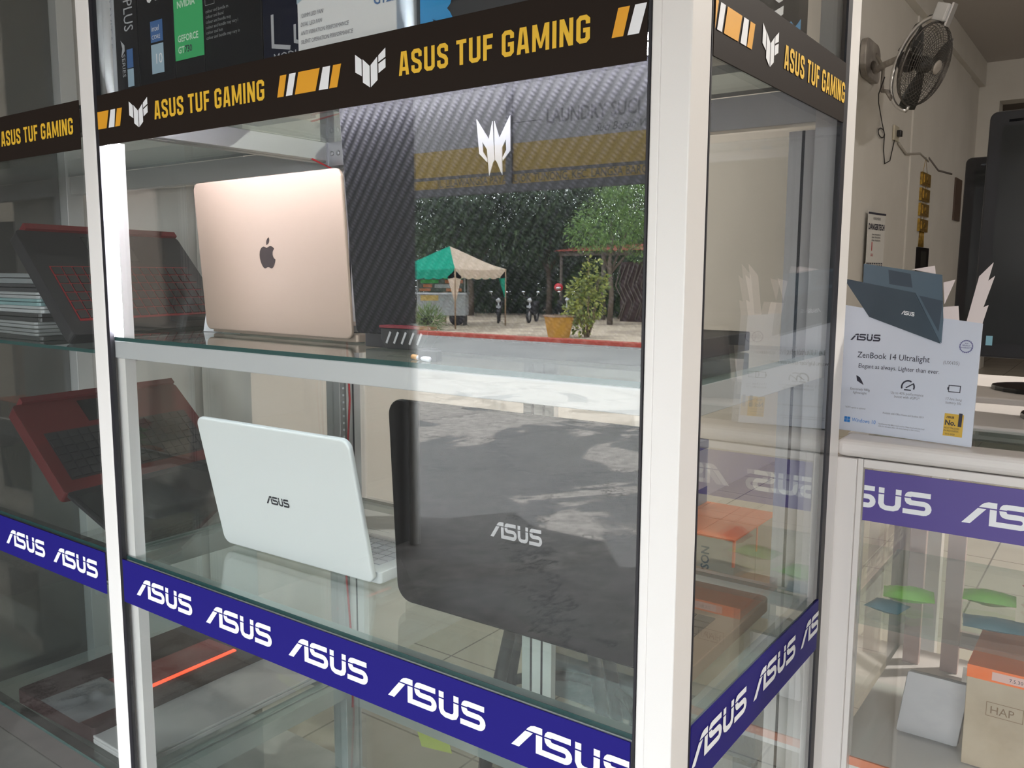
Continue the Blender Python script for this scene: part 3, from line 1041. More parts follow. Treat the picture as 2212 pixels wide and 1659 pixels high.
# stack of closed laptops on the middle shelf of the dark bay
SH = [(0.25, 0.27, 0.28), (0.05, 0.05, 0.055), (0.40, 0.42, 0.43), (0.22, 0.36, 0.37), (0.46, 0.48, 0.49), (0.05, 0.05, 0.05), (0.42, 0.43, 0.43)]
LBL = ['white-grey slab at the very bottom of the flat laptop stack', 'black slab second from the bottom of the laptop stack', 'pale silver closed laptop low in the stack', 'teal-edged closed laptop in the middle of the stack',
       'bright silver closed laptop above the teal one', 'black closed laptop near the top of the stack', 'light grey closed laptop topmost of the stack']
z = 1.0288
for i in range(7):
    c = SH[6 - i]
    h = (0.014, 0.018, 0.015, 0.015, 0.014, 0.017, 0.022)[i]
    t = thing('closed_laptop', LBL[i], 'laptop', (-2.06 + 0.008 * (i % 3), 0.31 - 0.006 * (i % 2), z), math.radians((-2, 1, 0, 2, -1, 1, 0)[i]), 'closed laptops stacked in the dark bay')
    mm = mat('stack_shell_%d' % i, c, 0.35)
    MB().prism(Fr((0, 0, 0), X, Y), rrect(0.34, 0.24, 0.01, 4, -0.17, -0.12), 0, h * 0.5).build('base', mm, t, 0.001)
    MB().prism(Fr((0, 0, h * 0.58), X, Y), rrect(0.34, 0.24, 0.01, 4, -0.17, -0.12), 0, h * 0.42).build('lid', mm, t, 0.001)
    z += h + 0.0004

# small things on the shelves
q = MB().prism(Fr((0, 0, 0), X, (0, 0.25, 0.97)), [(0, 0), (0.075, 0.0), (0.07, 0.085), (0.0, 0.09)], 0, 0.0006)
o = q.build('card', mat('paper_white', (0.80, 0.81, 0.82), 0.7))
o.location = (-1.268, 0.165, 1.0515)
o.rotation_euler = (0, 0, 0.25)
tag(o, 'small white paper card leaning behind the gold laptop', 'card')
for nm, lb, loc, pts in (('foam_scrap', 'black foam scrap lying right of the exhaust vent', (-0.675, 0.040, 1.0513), [(0, 0), (0.020, -0.003), (0.024, 0.014), (0.004, 0.016)]),
                         ('foam_scrap', 'larger black foam scrap near the front edge of the middle shelf', (-0.655, 0.022, 1.0513), [(0, 0), (0.026, 0.002), (0.022, 0.016), (0.010, 0.012), (0.002, 0.016)])):
    o = MB().prism(Fr((0, 0, 0), X, Y), pts, 0, 0.012).build(nm, BLKM, None, 0.001)
    o.location = loc
    tag(o, lb, 'foam scrap')
q = MB().tube([(0, 0, 0.003), (0.012, -0.004, 0.003)], 0.003, 10).tube([(0.012, -0.004, 0.003), (0.036, -0.012, 0.003)], 0.0029, 10, 1)
o = q.build('cigarette', [mat('cork_paper', (0.65, 0.34, 0.10), 0.7), WHT])
o.location = (-0.672, 0.032, 1.0514)
tag(o, 'small orange-tipped white stick among the black foam scraps', 'cigarette')

# red cable with light dots down the rear post, and red wire under the top shelf
cb = thing('light_cable', 'red light cable hanging down the rear post behind the white laptop', 'cable', (-1.262, 0.478, 0.35))
pts = [(-0.045, -0.19, 1.035), (-0.02, -0.08, 1.02), (0.0, 0.0, 0.99), (0.004, 0.0, 0.70), (0.010, 0.0, 0.55), (-0.003, 0.0, 0.40), (0.006, 0.0, 0.34), (-0.010, 0.0, 0.18), (0.004, 0, 0.02), (0.0, 0.0, -0.1)]
MB().tube(pts, 0.0022, 7).build('wire', mat('red_wire', (0.55, 0.02, 0.03), 0.35), cb)
q = MB()
for i in range(22):
    zz = 0.36 + i * 0.014
    q.box(-0.006, -0.0042, zz, -0.002, -0.0022, zz + 0.004)
q.build('light_dots', WHT, cb)

# ------------------------------------------------------------------ boxes on the top shelf
TZ = 1.4024
BXK = mat('box_black', (0.009, 0.009, 0.012), 0.35, spec=0.12)
GRNT = mat('print_green', (0.05, 0.46, 0.16), 0.4)
PBL = mat('print_blue', (0.05, 0.14, 0.36), 0.4)
PLB = mat('print_light_blue', (0.36, 0.50, 0.62), 0.5)
CYAN = mat('print_cyan', (0.03, 0.28, 0.60), 0.4)
GREY = mat('print_grey', (0.45, 0.46, 0.50), 0.5)


def carton(name, label, b, m_, cat='box', bev=0.0012, group=None, loc=None):
    x0, y0, z0, x1, y1, z1 = b
    t = thing(name, label, cat, ((x0 + x1) / 2, (y0 + y1) / 2, z0), 0, group)
    q = mbw(t)
    q.box(*b)
    body = q.build('carton', m_, None, bev)
    return t, body, Fr((x0, y0 - 0.0003, z0), X, Z), Fr((x1 + 0.0003, y0, z0), Y, Z)


t, bd, f, s = carton('retail_box', 'narrow white box at the left end of the top shelf', (-1.293, 0.035, TZ, -1.2695, 0.26, TZ + 0.26), mat('box_white', (0.62, 0.64, 0.68), 0.45))
q = mbw(t)
q.text('GRAVITAS', Fr((-1.2860, 0.0347, TZ + 0.17), (0, 0, -1), X), 0, 0, 0.018, sx=1.1, w_=0.0004)
q.build('lettering', mat('faint_grey_ink', (0.40, 0.43, 0.48), 0.6), bd)

t, bd, f, s = carton('retail_box', 'black motherboard box with vertical lettering and small blue badge, second from the left', (-1.2680, 0.035, TZ, -1.2080, 0.29, TZ + 0.27), BXK)
q = mbw(t)
q.text('HPLUS', Fr((-1.2415, 0.0347, TZ + 0.204), (0, 0, -1), X), 0.045, 0.0, 0.034, sx=0.62, w_=0.0004)
q.text('SERIES', Fr((-1.2510, 0.0347, TZ + 0.09), (0, 0, -1), X), 0.022, 0.0, 0.012, sx=1.0, w_=0.0004)
q.poly(Fr((-1.2530, 0.0347, TZ + 0.068), X, Z), [(0, 0.02), (0.010, 0.012), (0.010, 0.004), (0, -0.004), (0.004, 0.008)], 0.0004)
q.build('lettering', GREY, bd)
q = mbw(t)
q.box(-1.2380, 0.0342, TZ + 0.020, -1.2220, 0.0346, TZ + 0.045, 1)
q.box(-1.2380, 0.0342, TZ + 0.0465, -1.2220, 0.0346, TZ + 0.073, 0)
q.build('badge', [PBL, PLB], bd)

t, bd, f, s = carton('retail_box', 'black box with large blue and white processor badge, third from the left', (-1.2065, 0.035, TZ, -1.1180, 0.29, TZ + 0.27), BXK)
q = mbw(t)
q.text('ASUS', Fr((-1.1800, 0.0347, TZ + 0.214), (0, 0, -1), X), 0.0, 0.0, 0.040, sx=0.95, bold=0.01, w_=0.0004)
q.build('lettering', WHT, bd)
q = mbw(t)
q.box(-1.1740, 0.0342, TZ + 0.030, -1.1440, 0.0346, TZ + 0.070, 1)
q.box(-1.1740, 0.0342, TZ + 0.073, -1.1440, 0.0346, TZ + 0.102, 0)
b1 = q.build('badge', [PBL, PLB], bd)
q = mbw(t)
q.text('intel', Fr((-1.1720, 0.0341, TZ + 0.088), X, Z), 0.001, 0, 0.011, w_=0.0002)
q.text('CORE', Fr((-1.1720, 0.0341, TZ + 0.077), X, Z), 0.001, 0, 0.008, w_=0.0002)
q.text('10', Fr((-1.1690, 0.0341, TZ + 0.043), X, Z), 0.003, 0, 0.020, w_=0.0002)
q.build('badge_lettering', WHT, b1)

t, bd, f, s = carton('retail_box', 'graphics card box with a bright green front panel', (-1.1165, 0.035, TZ, -1.0480, 0.27, TZ + 0.25), BXK)
q = mbw(t)
q.box(-1.1155, 0.0342, TZ + 0.040, -1.0490, 0.0346, TZ + 0.25)
g = q.build('green_panel', GRNT, bd)
q = mbw(t)
fr = Fr((-1.1080, 0.0341, TZ), X, Z)
q.text('GEFORCE', fr, 0, 0.064, 0.0125, sx=0.88, bold=0.02, w_=0.0002)
q.text('GT', fr, 0, 0.049, 0.0125, sx=0.9, bold=0.02, w_=0.0002)
q.text('NVIDIA', fr, 0.001, 0.109, 0.0125, sx=1.0, bold=0.03, w_=0.0002)
for i in range(3):
    q.polys(fr, stroke(arc(0.017, 0.141, 0.005 + i * 0.005, 20, 330, 12), 0.0028), w_=0.0002)
q.poly(fr, [(0.018, 0.129), (0.038, 0.129), (0.038, 0.157), (0.018, 0.157), (0.018, 0.153), (0.030, 0.143), (0.018, 0.134)], 0.0002)
q.build('panel_lettering', mat('pale_green_print', (0.62, 0.85, 0.68), 0.5), g)
q = mbw(t)
q.text('730', fr, 0.0155, 0.049, 0.0125, sx=0.9, bold=0.02, w_=0.0002)
q.build('panel_number', INK, g)

t, bd, f, s = carton('retail_box', 'wide black box covered with tiny white lines of text', (-1.0470, 0.035, TZ, -0.9275, 0.29, TZ + 0.26), BXK)
q = mbw(t)
fr = Fr((-1.0430, 0.0347, TZ), X, Z)
random.seed(5)
for i in range(9):
    q.text('specifications subject to change'[0:random.randint(18, 31)], fr, 0, 0.125 + i * 0.0068, 0.0062, sx=0.95, w_=0.0003)
for i in range(6):
    q.text('colour and bundle may vary in use'[0:random.randint(14, 30)], fr, 0, 0.058 + i * 0.0068, 0.0062, sx=0.95, w_=0.0003)
q.polys(fr, stroke([(0, 0.102), (0.020, 0.102), (0.020, 0.114), (0, 0.114), (0, 0.102)], 0.0007), w_=0.0003)
q.build('small_print', mat('dim_print', (0.28, 0.29, 0.31), 0.6), bd)

t, bd, f, s = carton('retail_box', 'dark navy box with thin silver letters beside the white fan box', (-0.9255, 0.035, TZ, -0.8000, 0.28, TZ + 0.26), mat('box_navy', (0.007, 0.009, 0.024), 0.3, spec=0.15))
q = mbw(t)
fr = Fr((-0.9090, 0.0347, TZ), X, Z)
q.polys(fr, stroke([(0.003, 0.068), (0.003, 0.030), (0.036, 0.024)], 0.0052), w_=0.0003)
q.polys(fr, stroke([(0.045, 0.050), (0.045, 0.030), (0.070, 0.024)], 0.0045), w_=0.0003)
q.text('MODULAR', fr, 0.003, 0.010, 0.0150, sx=1.15, w_=0.0003)
q.build('lettering', GREY, bd)

t, bd, f, s = carton('retail_box', 'white cooling fan box with an orange and black picture', (-0.8325, 0.012, TZ + 0.001, -0.6725, 0.19, TZ + 0.20), mat('box_clean_white', (0.80, 0.81, 0.83), 0.4))
q = mbw(t)
fr = Fr((-0.8325, 0.0117, TZ), X, Z)
q.poly(fr, [(0.0, 0.062), (0.030, 0.074), (0.060, 0.110), (0.060, 0.2), (0, 0.2)], 0.0002)
q.poly(fr, [(0.073, 0.066), (0.115, 0.096), (0.108, 0.100), (0.073, 0.074)], 0.0002)
q.poly(fr, [(0.073, 0.078), (0.100, 0.096), (0.094, 0.100), (0.073, 0.084)], 0.0002)
q.build('blue_panel', mat('print_pale_blue', (0.42, 0.56, 0.66), 0.5), bd)
q = mbw(t)
q.poly(fr, [(0.034, 0.084), (0.034, 0.115), (0.066, 0.115), (0.066, 0.084), (0.060, 0.078), (0.046, 0.078)], 0.0004)
q.poly(fr, [(0.110, 0.103), (0.118, 0.112), (0.130, 0.115), (0.130, 0.2), (0.1, 0.2)], 0.0004)
q.build('fan_picture', INK, bd)
q = mbw(t)
q.polys(fr, [[(0.080 + a * 1.05, 0.114 + b) for a, b in arc(0, 0, 0.028, 180, 360, 12)]], w_=0.0006)
q.build('orange_ring', mat('print_orange', (0.85, 0.20, 0.05), 0.4), bd)
q = mbw(t)
q.polys(fr, [[(0.081 + a * 1.05, 0.116 + b) for a, b in arc(0, 0, 0.017, 180, 360, 12)]], w_=0.0008)
q.build('ring_centre', mat('print_pink', (0.85, 0.60, 0.58), 0.4), bd)
q = mbw(t)
q.text('G122', fr, 0.126, 0.040, 0.0185, sx=0.85, bold=0.01, w_=0.0004)
q.text('ICE', Fr((-0.8215, 0.0117, TZ + 0.125), (0, 0, -1), X), 0.0, 0.0, 0.013, w_=0.0004)
q.build('model_lettering', mat('print_mid_blue', (0.10, 0.20, 0.42), 0.5), bd)
q = mbw(t)
for i, l in enumerate(('SILENT OPERATION PERFORMANCE', 'ANTI VIBRATION PERFORMANCE', 'DUAL LED FAN', '120MM LED FAN')):
    q.text(l, fr, 0.006, 0.016 + i * 0.0098, 0.0066, sx=0.82, shear=0.2, w_=0.0005)
q.build('small_print', INKG, bd)

t, bd, f, s = carton('retail_box', 'black box with a large blue letter at the right of the top shelf', (-0.6690, 0.040, TZ, -0.4000, 0.21, TZ + 0.24), mat('box_grey_black', (0.03, 0.03, 0.033), 0.3))
q = mbw(t)
q.text('R', Fr((-0.6650, 0.0397, TZ - 0.004), X, Z), 0.0, 0.0, 0.105, sx=0.9, bold=0.05, w_=0.0004)
q.build('letter', CYAN, bd)
q = mbw(t)
q.text('YUSUKA 0.5A  8.1A', Fr((-0.585, 0.0397, TZ + 0.02), X, Z), 0.0, 0.014, 0.010, w_=0.0004)
q.build('small_print', GREY, bd)
t, bd, f, s = carton('retail_box', 'black graphics box with vertical white and blue-green letters at the side glass', (-0.62, 0.215, TZ, -0.345, 0.375, TZ + 0.24), BXK)
fs_ = Fr((-0.3447, 0, TZ), Z, (0, -1, 0))
q = mbw(t)
q.text('AURA', fs_, 0.005, -0.285, 0.055, sx=1.0, bold=0.03, w_=0.0004)
q.build('lettering', WHT, bd)
q = mbw(t)
q.text('R', fs_, 0.002, -0.345, 0.062, sx=1.0, bold=0.04, w_=0.0004)
q.build('blue_letter', CYAN, bd)
q = mbw(t)
q.text('G', fs_, 0.060, -0.345, 0.062, sx=1.0, bold=0.04, w_=0.0004)
q.build('green_letter', mat('print_teal', (0.02, 0.36, 0.20), 0.4), bd)

# ------------------------------------------------------------------ the low display counter on the right
ctr = thing('display_counter', 'low white glass display counter with a purple-blue logo band beside the tall cabinet', 'display counter', (0.4, 0.78, 0))
CX0, CX1 = -0.327, 1.25
CW = mat('white_frame', (0.74, 0.70, 0.675), 0.35)


def cpart(name, b, m_, bev=0.0, parent=None):
    q = mbw(ctr)
    q.box(*b)
    return q.build(name, m_, parent, bev, 4)


o = cpart('top_rail', (CX0, 0.521, 0.899, CX1, 0.585, 0.9235), CW, 0.010)
cpart('top_board', (CX0, 0.755, 0.899, CX1, 1.03, 0.9235), CW, 0.006)
cpart('top_end_rail', (CX0, 0.586, 0.899, CX0 + 0.03, 0.754, 0.9235), CW, 0.003)
cpart('glass_top', (CX0 + 0.031, 0.586, 0.913, CX1, 0.754, 0.919), SHELFG)
cpart('post', (CX0, 0.5215, 0.0, CX0 + 0.0305, 0.552, 0.898), CW, 0.0015)
cpart('frame_lip', (CX0 + 0.0307, 0.526, 0.10, CX0 + 0.038, 0.552, 0.898), CW, 0.0008)
cpart('upper_frame', (CX0 + 0.0385, 0.525, 0.8865, CX1, 0.545, 0.898), CW, 0.001)
cpart('post', (CX0, 1.0, 0.0, CX0 + 0.03, 1.03, 0.898), CW, 0.0015)
ALU_REDLIT = mat('red_lit_aluminium', (0.62, 0.47, 0.44), 0.35, 0.1)  # pink base colour stands for red light on plain aluminium
cpart('rear_stile', (-0.3185 + 0.022, 0.925, 0.10, -0.270, 0.94, 0.898), ALU_REDLIT, 0.001)
cpart('rear_stile', (-0.235, 0.925, 0.10, -0.207, 0.94, 0.898), ALU_REDLIT, 0.001)
cpart('rear_rail', (-0.207, 0.928, 0.500, CX1, 0.938, 0.530), ALU_REDLIT, 0.001)
cpart('front_glass', (CX0 + 0.0385, 0.530, 0.10, CX1, 0.535, 0.886), GLASS)
cpart('end_glass', (CX0 + 0.004, 0.553, 0.10, CX0 + 0.009, 0.999, 0.898), GLASS)
sh = cpart('shelf', (CX0 + 0.012, 0.545, 0.655, CX1, 0.92, 0.661), SHELFG)
sh = cpart('bottom_shelf', (CX0 + 0.012, 0.545, 0.430, CX1, 0.999, 0.452), CW, 0.001)
cpart('orange_edging', (CX0 + 0.012, 0.5415, 0.4405, CX1, 0.5449, 0.453), mat('orange_edge', (0.75, 0.25, 0.13), 0.4), 0, sh)
cpart('plinth', (CX0 + 0.031, 0.553, 0.0, CX1, 0.999, 0.10), CW)
bd = cpart('logo_band', (CX0 + 0.040, 0.5285, 0.8115, CX1, 0.5297, 0.8835), mat('band_purple_blue', (0.085, 0.055, 0.27), 0.4))
for k in range(5):
    q = mbw(ctr)
    u0 = -0.1641 - 0.183 + k * 0.183
    pl = [[(max(u0 + a * 0.147 / ASUS_W, CX0 + 0.0405), b) for a, b in p] for p in ASUS]
    q.polys(Fr((0, 0.5284, 0), X, Z), pl, 0, 0.8305, 1, 0.0310, 0.0003)
    q.build('band_lettering', WHT, bd)

# goods inside the counter
t, bd, f, s = carton('shipping_box', 'cardboard box with orange tape along its top edge inside the low counter', (-0.155, 0.62, 0.4535, 0.10, 0.80, 0.603), CARDP)
q = mbw(t)
q.box(-0.1553, 0.6193, 0.585, 0.1003, 0.80, 0.6034)
q.build('tape', TAPE, bd)
q = mbw(t)
q.box(-0.124, 0.6189, 0.588, 0.02, 0.6192, 0.600)
lb = q.build('shipping_label', mat('label_pink', (0.80, 0.52, 0.46), 0.5), bd)
q = mbw(t)
q.text('7.5.30', Fr((-0.115, 0.6188, 0.591), X, Z), 0.012, 0, 0.007, w_=0.0002)
q.build('label_lettering', INK, lb)
q = mbw(t)
f2 = Fr((-0.128, 0.6197, 0.535), X, Z)
q.text('HAP', f2, 0.004, 0.004, 0.016, w_=0.0004)
q.polys(f2, stroke([(0, 0), (0.045, 0), (0.045, 0.020), (0, 0.020), (0, 0)], 0.0008), w_=0.0004)
q.build('printed_mark', mat('brown_ink', (0.26, 0.17, 0.10), 0.7), bd)
t = thing('laptop', 'grey closed laptop leaning upright inside the low counter', 'laptop', (-0.205, 0.66, 0.4535))
a = math.radians(8)
f3 = Fr((0, 0, 0.002), X, (0.10, math.sin(a), math.cos(a)))
MB().prism(f3, rrect(0.085, 0.095, 0.004, 4, -0.045, 0), 0.0, 0.006).build('lid', mat('grey_shell', (0.40, 0.39, 0.40), 0.35, 0.3), t, 0.001)
MB().prism(f3, rrect(0.085, 0.095, 0.004, 4, -0.045, 0), -0.008, -0.0005).build('base', mat('grey_shell', (0.40, 0.39, 0.40), 0.35, 0.3), t, 0.001)
LIME = mat('lime_plastic', (0.28, 0.62, 0.14), 0.35)
TEALP = mat('teal_plastic', (0.10, 0.22, 0.27), 0.4)


def pouch(name, label, loc, rz, sx, sy, sz, m_, cat):
    q = MB()
    n = 8
    for sgn in (1, -1):
        vs = []
        for i in range(n + 1):
            for j in range(n + 1):
                h = sz * 0.5 * (math.sin(PI * i / n) * math.sin(PI * j / n)) ** 0.6
                vs.append((sx * (i / n - 0.5), sy * (j / n - 0.5), sz * 0.5 + sgn * h * (0.85 + 0.3 * random.random())))
        fs = [(i * (n + 1) + j, (i + 1) * (n + 1) + j, (i + 1) * (n + 1) + j + 1, i * (n + 1) + j + 1) for i in range(n) for j in range(n)]
        q.add(vs, fs if sgn > 0 else [x[::-1] for x in fs], 0, True)
    o = q.build(name, m_)
    o.location = loc
    o.rotation_euler = (0, 0, rz)
    return tag(o, label, cat)


pouch('pouch', 'lime green packet at the left on the counter shelf', (-0.245, 0.66, 0.6615), 0.2, 0.07, 0.05, 0.022, LIME, 'packet')
pouch('pouch', 'teal packet lying on the counter shelf beside the lime one', (-0.262, 0.60, 0.6615), -0.2, 0.05, 0.045, 0.016, TEALP, 'packet')
pouch('pouch', 'second lime green packet, further right on the counter shelf', (-0.145, 0.72, 0.6615), 0.1, 0.07, 0.05, 0.02, LIME, 'packet')
pouch('pouch', 'flat teal blue packet near the right of the counter shelf', (-0.125, 0.62, 0.6615), 0.15, 0.08, 0.05, 0.014, TEALP, 'packet')
pouch('pouch', 'small red packet at the right edge of the counter shelf', (-0.085, 0.78, 0.6615), 0.5, 0.03, 0.05, 0.03, mat('red_packet', (0.5, 0.05, 0.06), 0.3), 'packet')
pouch('plastic_bag', 'clear crumpled plastic bag under the packets in the counter', (-0.11, 0.86, 0.4535), 0.1, 0.16, 0.10, 0.05, mat('cloudy_plastic', (0.55, 0.54, 0.53), 0.15), 'plastic bag')

# ------------------------------------------------------------------ cut-out advertising stand on the counter
BLp, BRp = V3((-0.345, 0.592, 0.9245)), V3((-0.163, 0.5575, 0.9245))
ad = thing('advertising_stand', 'pale blue cardboard laptop advertisement with a cut-out laptop on the low counter', 'advertising stand', BLp)
af = Fr((0, 0, 0.0003), BRp - BLp, V3((0.02537897, 0.13388324, 0.99067209)))
CRD = mat('card_pale_blue', (0.64, 0.68, 0.78), 0.45)
CRDB = mat('card_pale_pink', (0.78, 0.69, 0.68), 0.6)
card = MB().prism(af, [(0.0, 0.0), (0.1855, 0.0), (0.1812, 0.1639), (0.1475, 0.1675), (0.03, 0.178), (-0.0165, 0.1841)], -0.0012, 0).build('card', CRD, ad)
SPK = MB()
for pl in ([(0.0816, 0.2355), (0.114, 0.2291), (0.1115, 0.2405)], [(0.1256, 0.2177), (0.1302, 0.1882), (0.1406, 0.2216)], [(0.1294, 0.160), (0.1516, 0.1664), (0.1482, 0.1862), (0.1294, 0.1844)],
           [(0.160, 0.160), (0.1806, 0.1639), (0.1852, 0.1885), (0.1793, 0.1853), (0.1887, 0.2268), (0.1811, 0.2201), (0.185, 0.2444), (0.1697, 0.2261)]):
    SPK.prism(af, pl, -0.0010, -0.0002)
SPK.build('cut_out_flames', CRDB, ad)
LT = mat('picture_slate_blue', (0.075, 0.115, 0.155), 0.4, noise=(9, (0.095, 0.145, 0.19), 0.3, 0.7))
LT2 = mat('picture_deep_blue', (0.028, 0.048, 0.070), 0.4, noise=(9, (0.04, 0.065, 0.09), 0.3, 0.7))
MB().prism(af, [(0.0168, 0.190), (0.1326, 0.1353), (0.1315, 0.1661), (0.1232, 0.2278), (0.0128, 0.2437)], 0.0002, 0.0012).build('printed_deck', LT, ad)
MB().poly(af, [(0.0494, 0.2348), (0.0531, 0.2144), (0.0859, 0.2096), (0.0811, 0.229)], 0.0013).poly(af, [(0.0961, 0.199), (0.1273, 0.1501), (0.1285, 0.1924)], 0.0013).build('printed_keyboard', mat('picture_keys', (0.04, 0.06, 0.085), 0.5), ad)
ld = MB().prism(af, [(0.0301, 0.1666), (0.1322, 0.1340), (0.0905, 0.2026), (-0.0146, 0.2219)], 0.0014, 0.0022).build('printed_lid', LT2, ad)
q = MB()
asus(q, Fr(af(0.0752, 0.1722, 0.0023), af.x * 1.0 - af.y * 0.15, af.y), 0, 0, 0.0185, 0.0055, 0.0002)
q.build('lid_logo', WHT, ld)
q = MB()
asus(q, af, 0.0054, 0.1320, 0.0441, 0.0098, 0.0004)
q.text('ZenBook 14 Ultralight', af, 0.0186, 0.1074, 0.0122, sx=0.915, w_=0.0004)
q.text('Elegant as always. Lighter than ever.', af, 0.0217, 0.0928, 0.0088, sx=0.885, w_=0.0004)
# feather, gauge and battery signs
q.poly(af, [(0.0205, 0.0815), (0.0225, 0.0735), (0.0290, 0.0700), (0.0330, 0.0680), (0.0300, 0.0735), (0.0260, 0.0790)], 0.0004)
q.polys(af, stroke(arc(0.0953, 0.0715, 0.0085, 200, 60, 10), 0.0022), w_=0.0004)
q.polys(af, stroke(arc(0.0953, 0.0715, 0.0085, 40, -20, 6), 0.0022), w_=0.0004)
q.polys(af, stroke([(0.0925, 0.0700), (0.1015, 0.0760)], 0.0016), w_=0.0004)
q.polys(af, stroke([(0.0905, 0.0672), (0.1000, 0.0672)], 0.0016), w_=0.0004)
q.polys(af, stroke([(0.1490, 0.0705), (0.1635, 0.0705), (0.1635, 0.0790), (0.1490, 0.0790), (0.1490, 0.0705)], 0.0011), w_=0.0004)
q.poly(af, [(0.1472, 0.0730), (0.1488, 0.0730), (0.1488, 0.0765), (0.1472, 0.0765)], 0.0004)
q.build('headline', INK, card)
q = MB()
for s_, u, v in (('Extremely 980g', 0.0283, 0.0598), ('lightweight', 0.0286, 0.0548), ('Up to 40% performance', 0.0950, 0.0600), ('boost with dGPU*', 0.0955, 0.0550), ('17-hrs long', 0.1566, 0.0592), ('battery life', 0.1570, 0.0542)):
    q = MB()
    q.text(s_, af, u, v, 0.0050, 'CENTER', 0.92, w_=0.0004)
    q.build('caption', INKG, card)
q = MB()
q.text('(UX435)', af, 0.1378, 0.1070, 0.0066, sx=0.9, w_=0.0004)
q.build('model_code', INKG, card)
q = MB()
q.text('*dGPU option is optional', af, 0.0092, 0.0330, 0.0036, sx=0.82, w_=0.0004)
q.build('footnote', INKG, card)
q = MB()
q.text('Available with Office Home and Student 2019', af, 0.0646, 0.0305, 0.0038, sx=0.80, w_=0.0004)
q.build('footnote', INKG, card)
q = MB()
q.text('Specifications may differ in each country. Please check with your local', af, 0.0608, 0.0148, 0.0028, sx=0.80, w_=0.0004)
q.text('seller for the exact offers. All names belong to their owners.', af, 0.0608, 0.0116, 0.0028, sx=0.84, w_=0.0004)
q.build('small_print', INKG, card)
q = MB()
for i in range(2):
    for j in range(2):
        q.poly(af, [(0.0102 + i * 0.0046, 0.0122 + j * 0.0042), (0.0144 + i * 0.0046, 0.0122 + j * 0.0042), (0.0144 + i * 0.0046, 0.0160 + j * 0.0042), (0.0102 + i * 0.0046, 0.0160 + j * 0.0042)], 0.0004)
q.text('Windows 10', af, 0.0216, 0.0140, 0.0080, sx=0.84, w_=0.0004)
q.build('blue_sign', mat('sign_blue', (0.03, 0.22, 0.62), 0.5), card)
bdg = MB().poly(af, [(0.1483, 0.0112), (0.1728, 0.0112), (0.1722, 0.0412), (0.1478, 0.0412)], 0.0004).build('gold_badge', mat('badge_gold', (0.66, 0.42, 0.06), 0.4), card)
q = MB()
asus(q, af, 0.1500, 0.0350, 0.0105, 0.0028, 0.0008)
q.text('No.', af, 0.1492, 0.0258, 0.0098, sx=0.92, bold=0.03, w_=0.0008)
q.text('1', af, 0.1625, 0.0260, 0.0230, sx=1.0, bold=0.05, w_=0.0008)
q.text('MOST TRUSTED', af, 0.1490, 0.0208, 0.0032, sx=0.85, w_=0.0008)
q.text('IN INDONESIA', af, 0.1490, 0.0172, 0.0032, sx=0.9, w_=0.0008)
q.text('2015-2020', af, 0.1510, 0.0128, 0.0032, sx=0.9, w_=0.0008)
q.build('badge_lettering', INK, bdg)
q = MB()
q.polys(af, stroke(arc(0.1645, 0.1325, 0.0078, 0, 360, 26), 0.0010), w_=0.0004)
for i in range(22):
    a = 2 * PI * i / 22
    q.poly(af, [(0.1645 + 0.0086 * math.cos(a + d) * k, 0.1325 + 0.0086 * math.sin(a + d) * k) for d, k in ((-0.1, 0.95), (0.1, 0.95), (0, 1.08))], 0.0004)
for s_, v in (('asus', 0.1360), ('PERFECT', 0.1328), ('WARRANTY', 0.1298)):
    q.text(s_, af, 0.1645, v, 0.0029, 'CENTER', 0.9, bold=0.01, w_=0.0004)
q.build('round_seal', mat('seal_violet', (0.13, 0.13, 0.30), 0.5), card)
# strut behind the card
MB().prism(Fr((0.09, 0.012, 0.0003), V3((0.18, 0.98, 0)), Z), [(0, 0), (0.06, 0), (0.012, 0.14), (0.006, 0.14)], -0.0006, 0.0006).build('rear_strut', CRDB, ad)

# ------------------------------------------------------------------ monitors on the counter
def monitor(name, label, loc, rz, W, H, z0):
    t = thing(name, label, 'monitor', loc, rz)
    f = Fr((0, 0, z0), X, V3((0, 0.04, 1)))
    h = MB().prism(f, rrect(W, H, 0.012, 5, -W / 2, 0), -0.045, 0).build('housing', BLKM, t, 0.003)
    MB().prism(f, rrect(W - 0.044, H - 0.05, 0.004, 3, -W / 2 + 0.022, 0.025), 0.0002, 0.0018).build('screen', mat('monitor_screen', (0.010, 0.011, 0.011), 0.35), h)
    MB().fbox(f, -W / 2 + 0.03, H - 0.019, 0.0002, -W / 2 + 0.20, H - 0.015, 0.0010).build('slot', BLKG, h)
    MB().prism(Fr((0, 0, 0), X, Z), [(-0.05, 0.008), (0.05, 0.008), (0.035, z0 + 0.04), (-0.035, z0 + 0.04)], 0.010, 0.040).build('stand_neck', BLKG, t, 0.002)
    MB().prism(Fr((0, -0.02, 0), X, Y), [(0.16 * math.cos(2 * PI * i / 28), 0.10 * math.sin(2 * PI * i / 28)) for i in range(28)], 0, 0.009).build('stand_base', BLKG, t, 0.002)
    return t, h, f


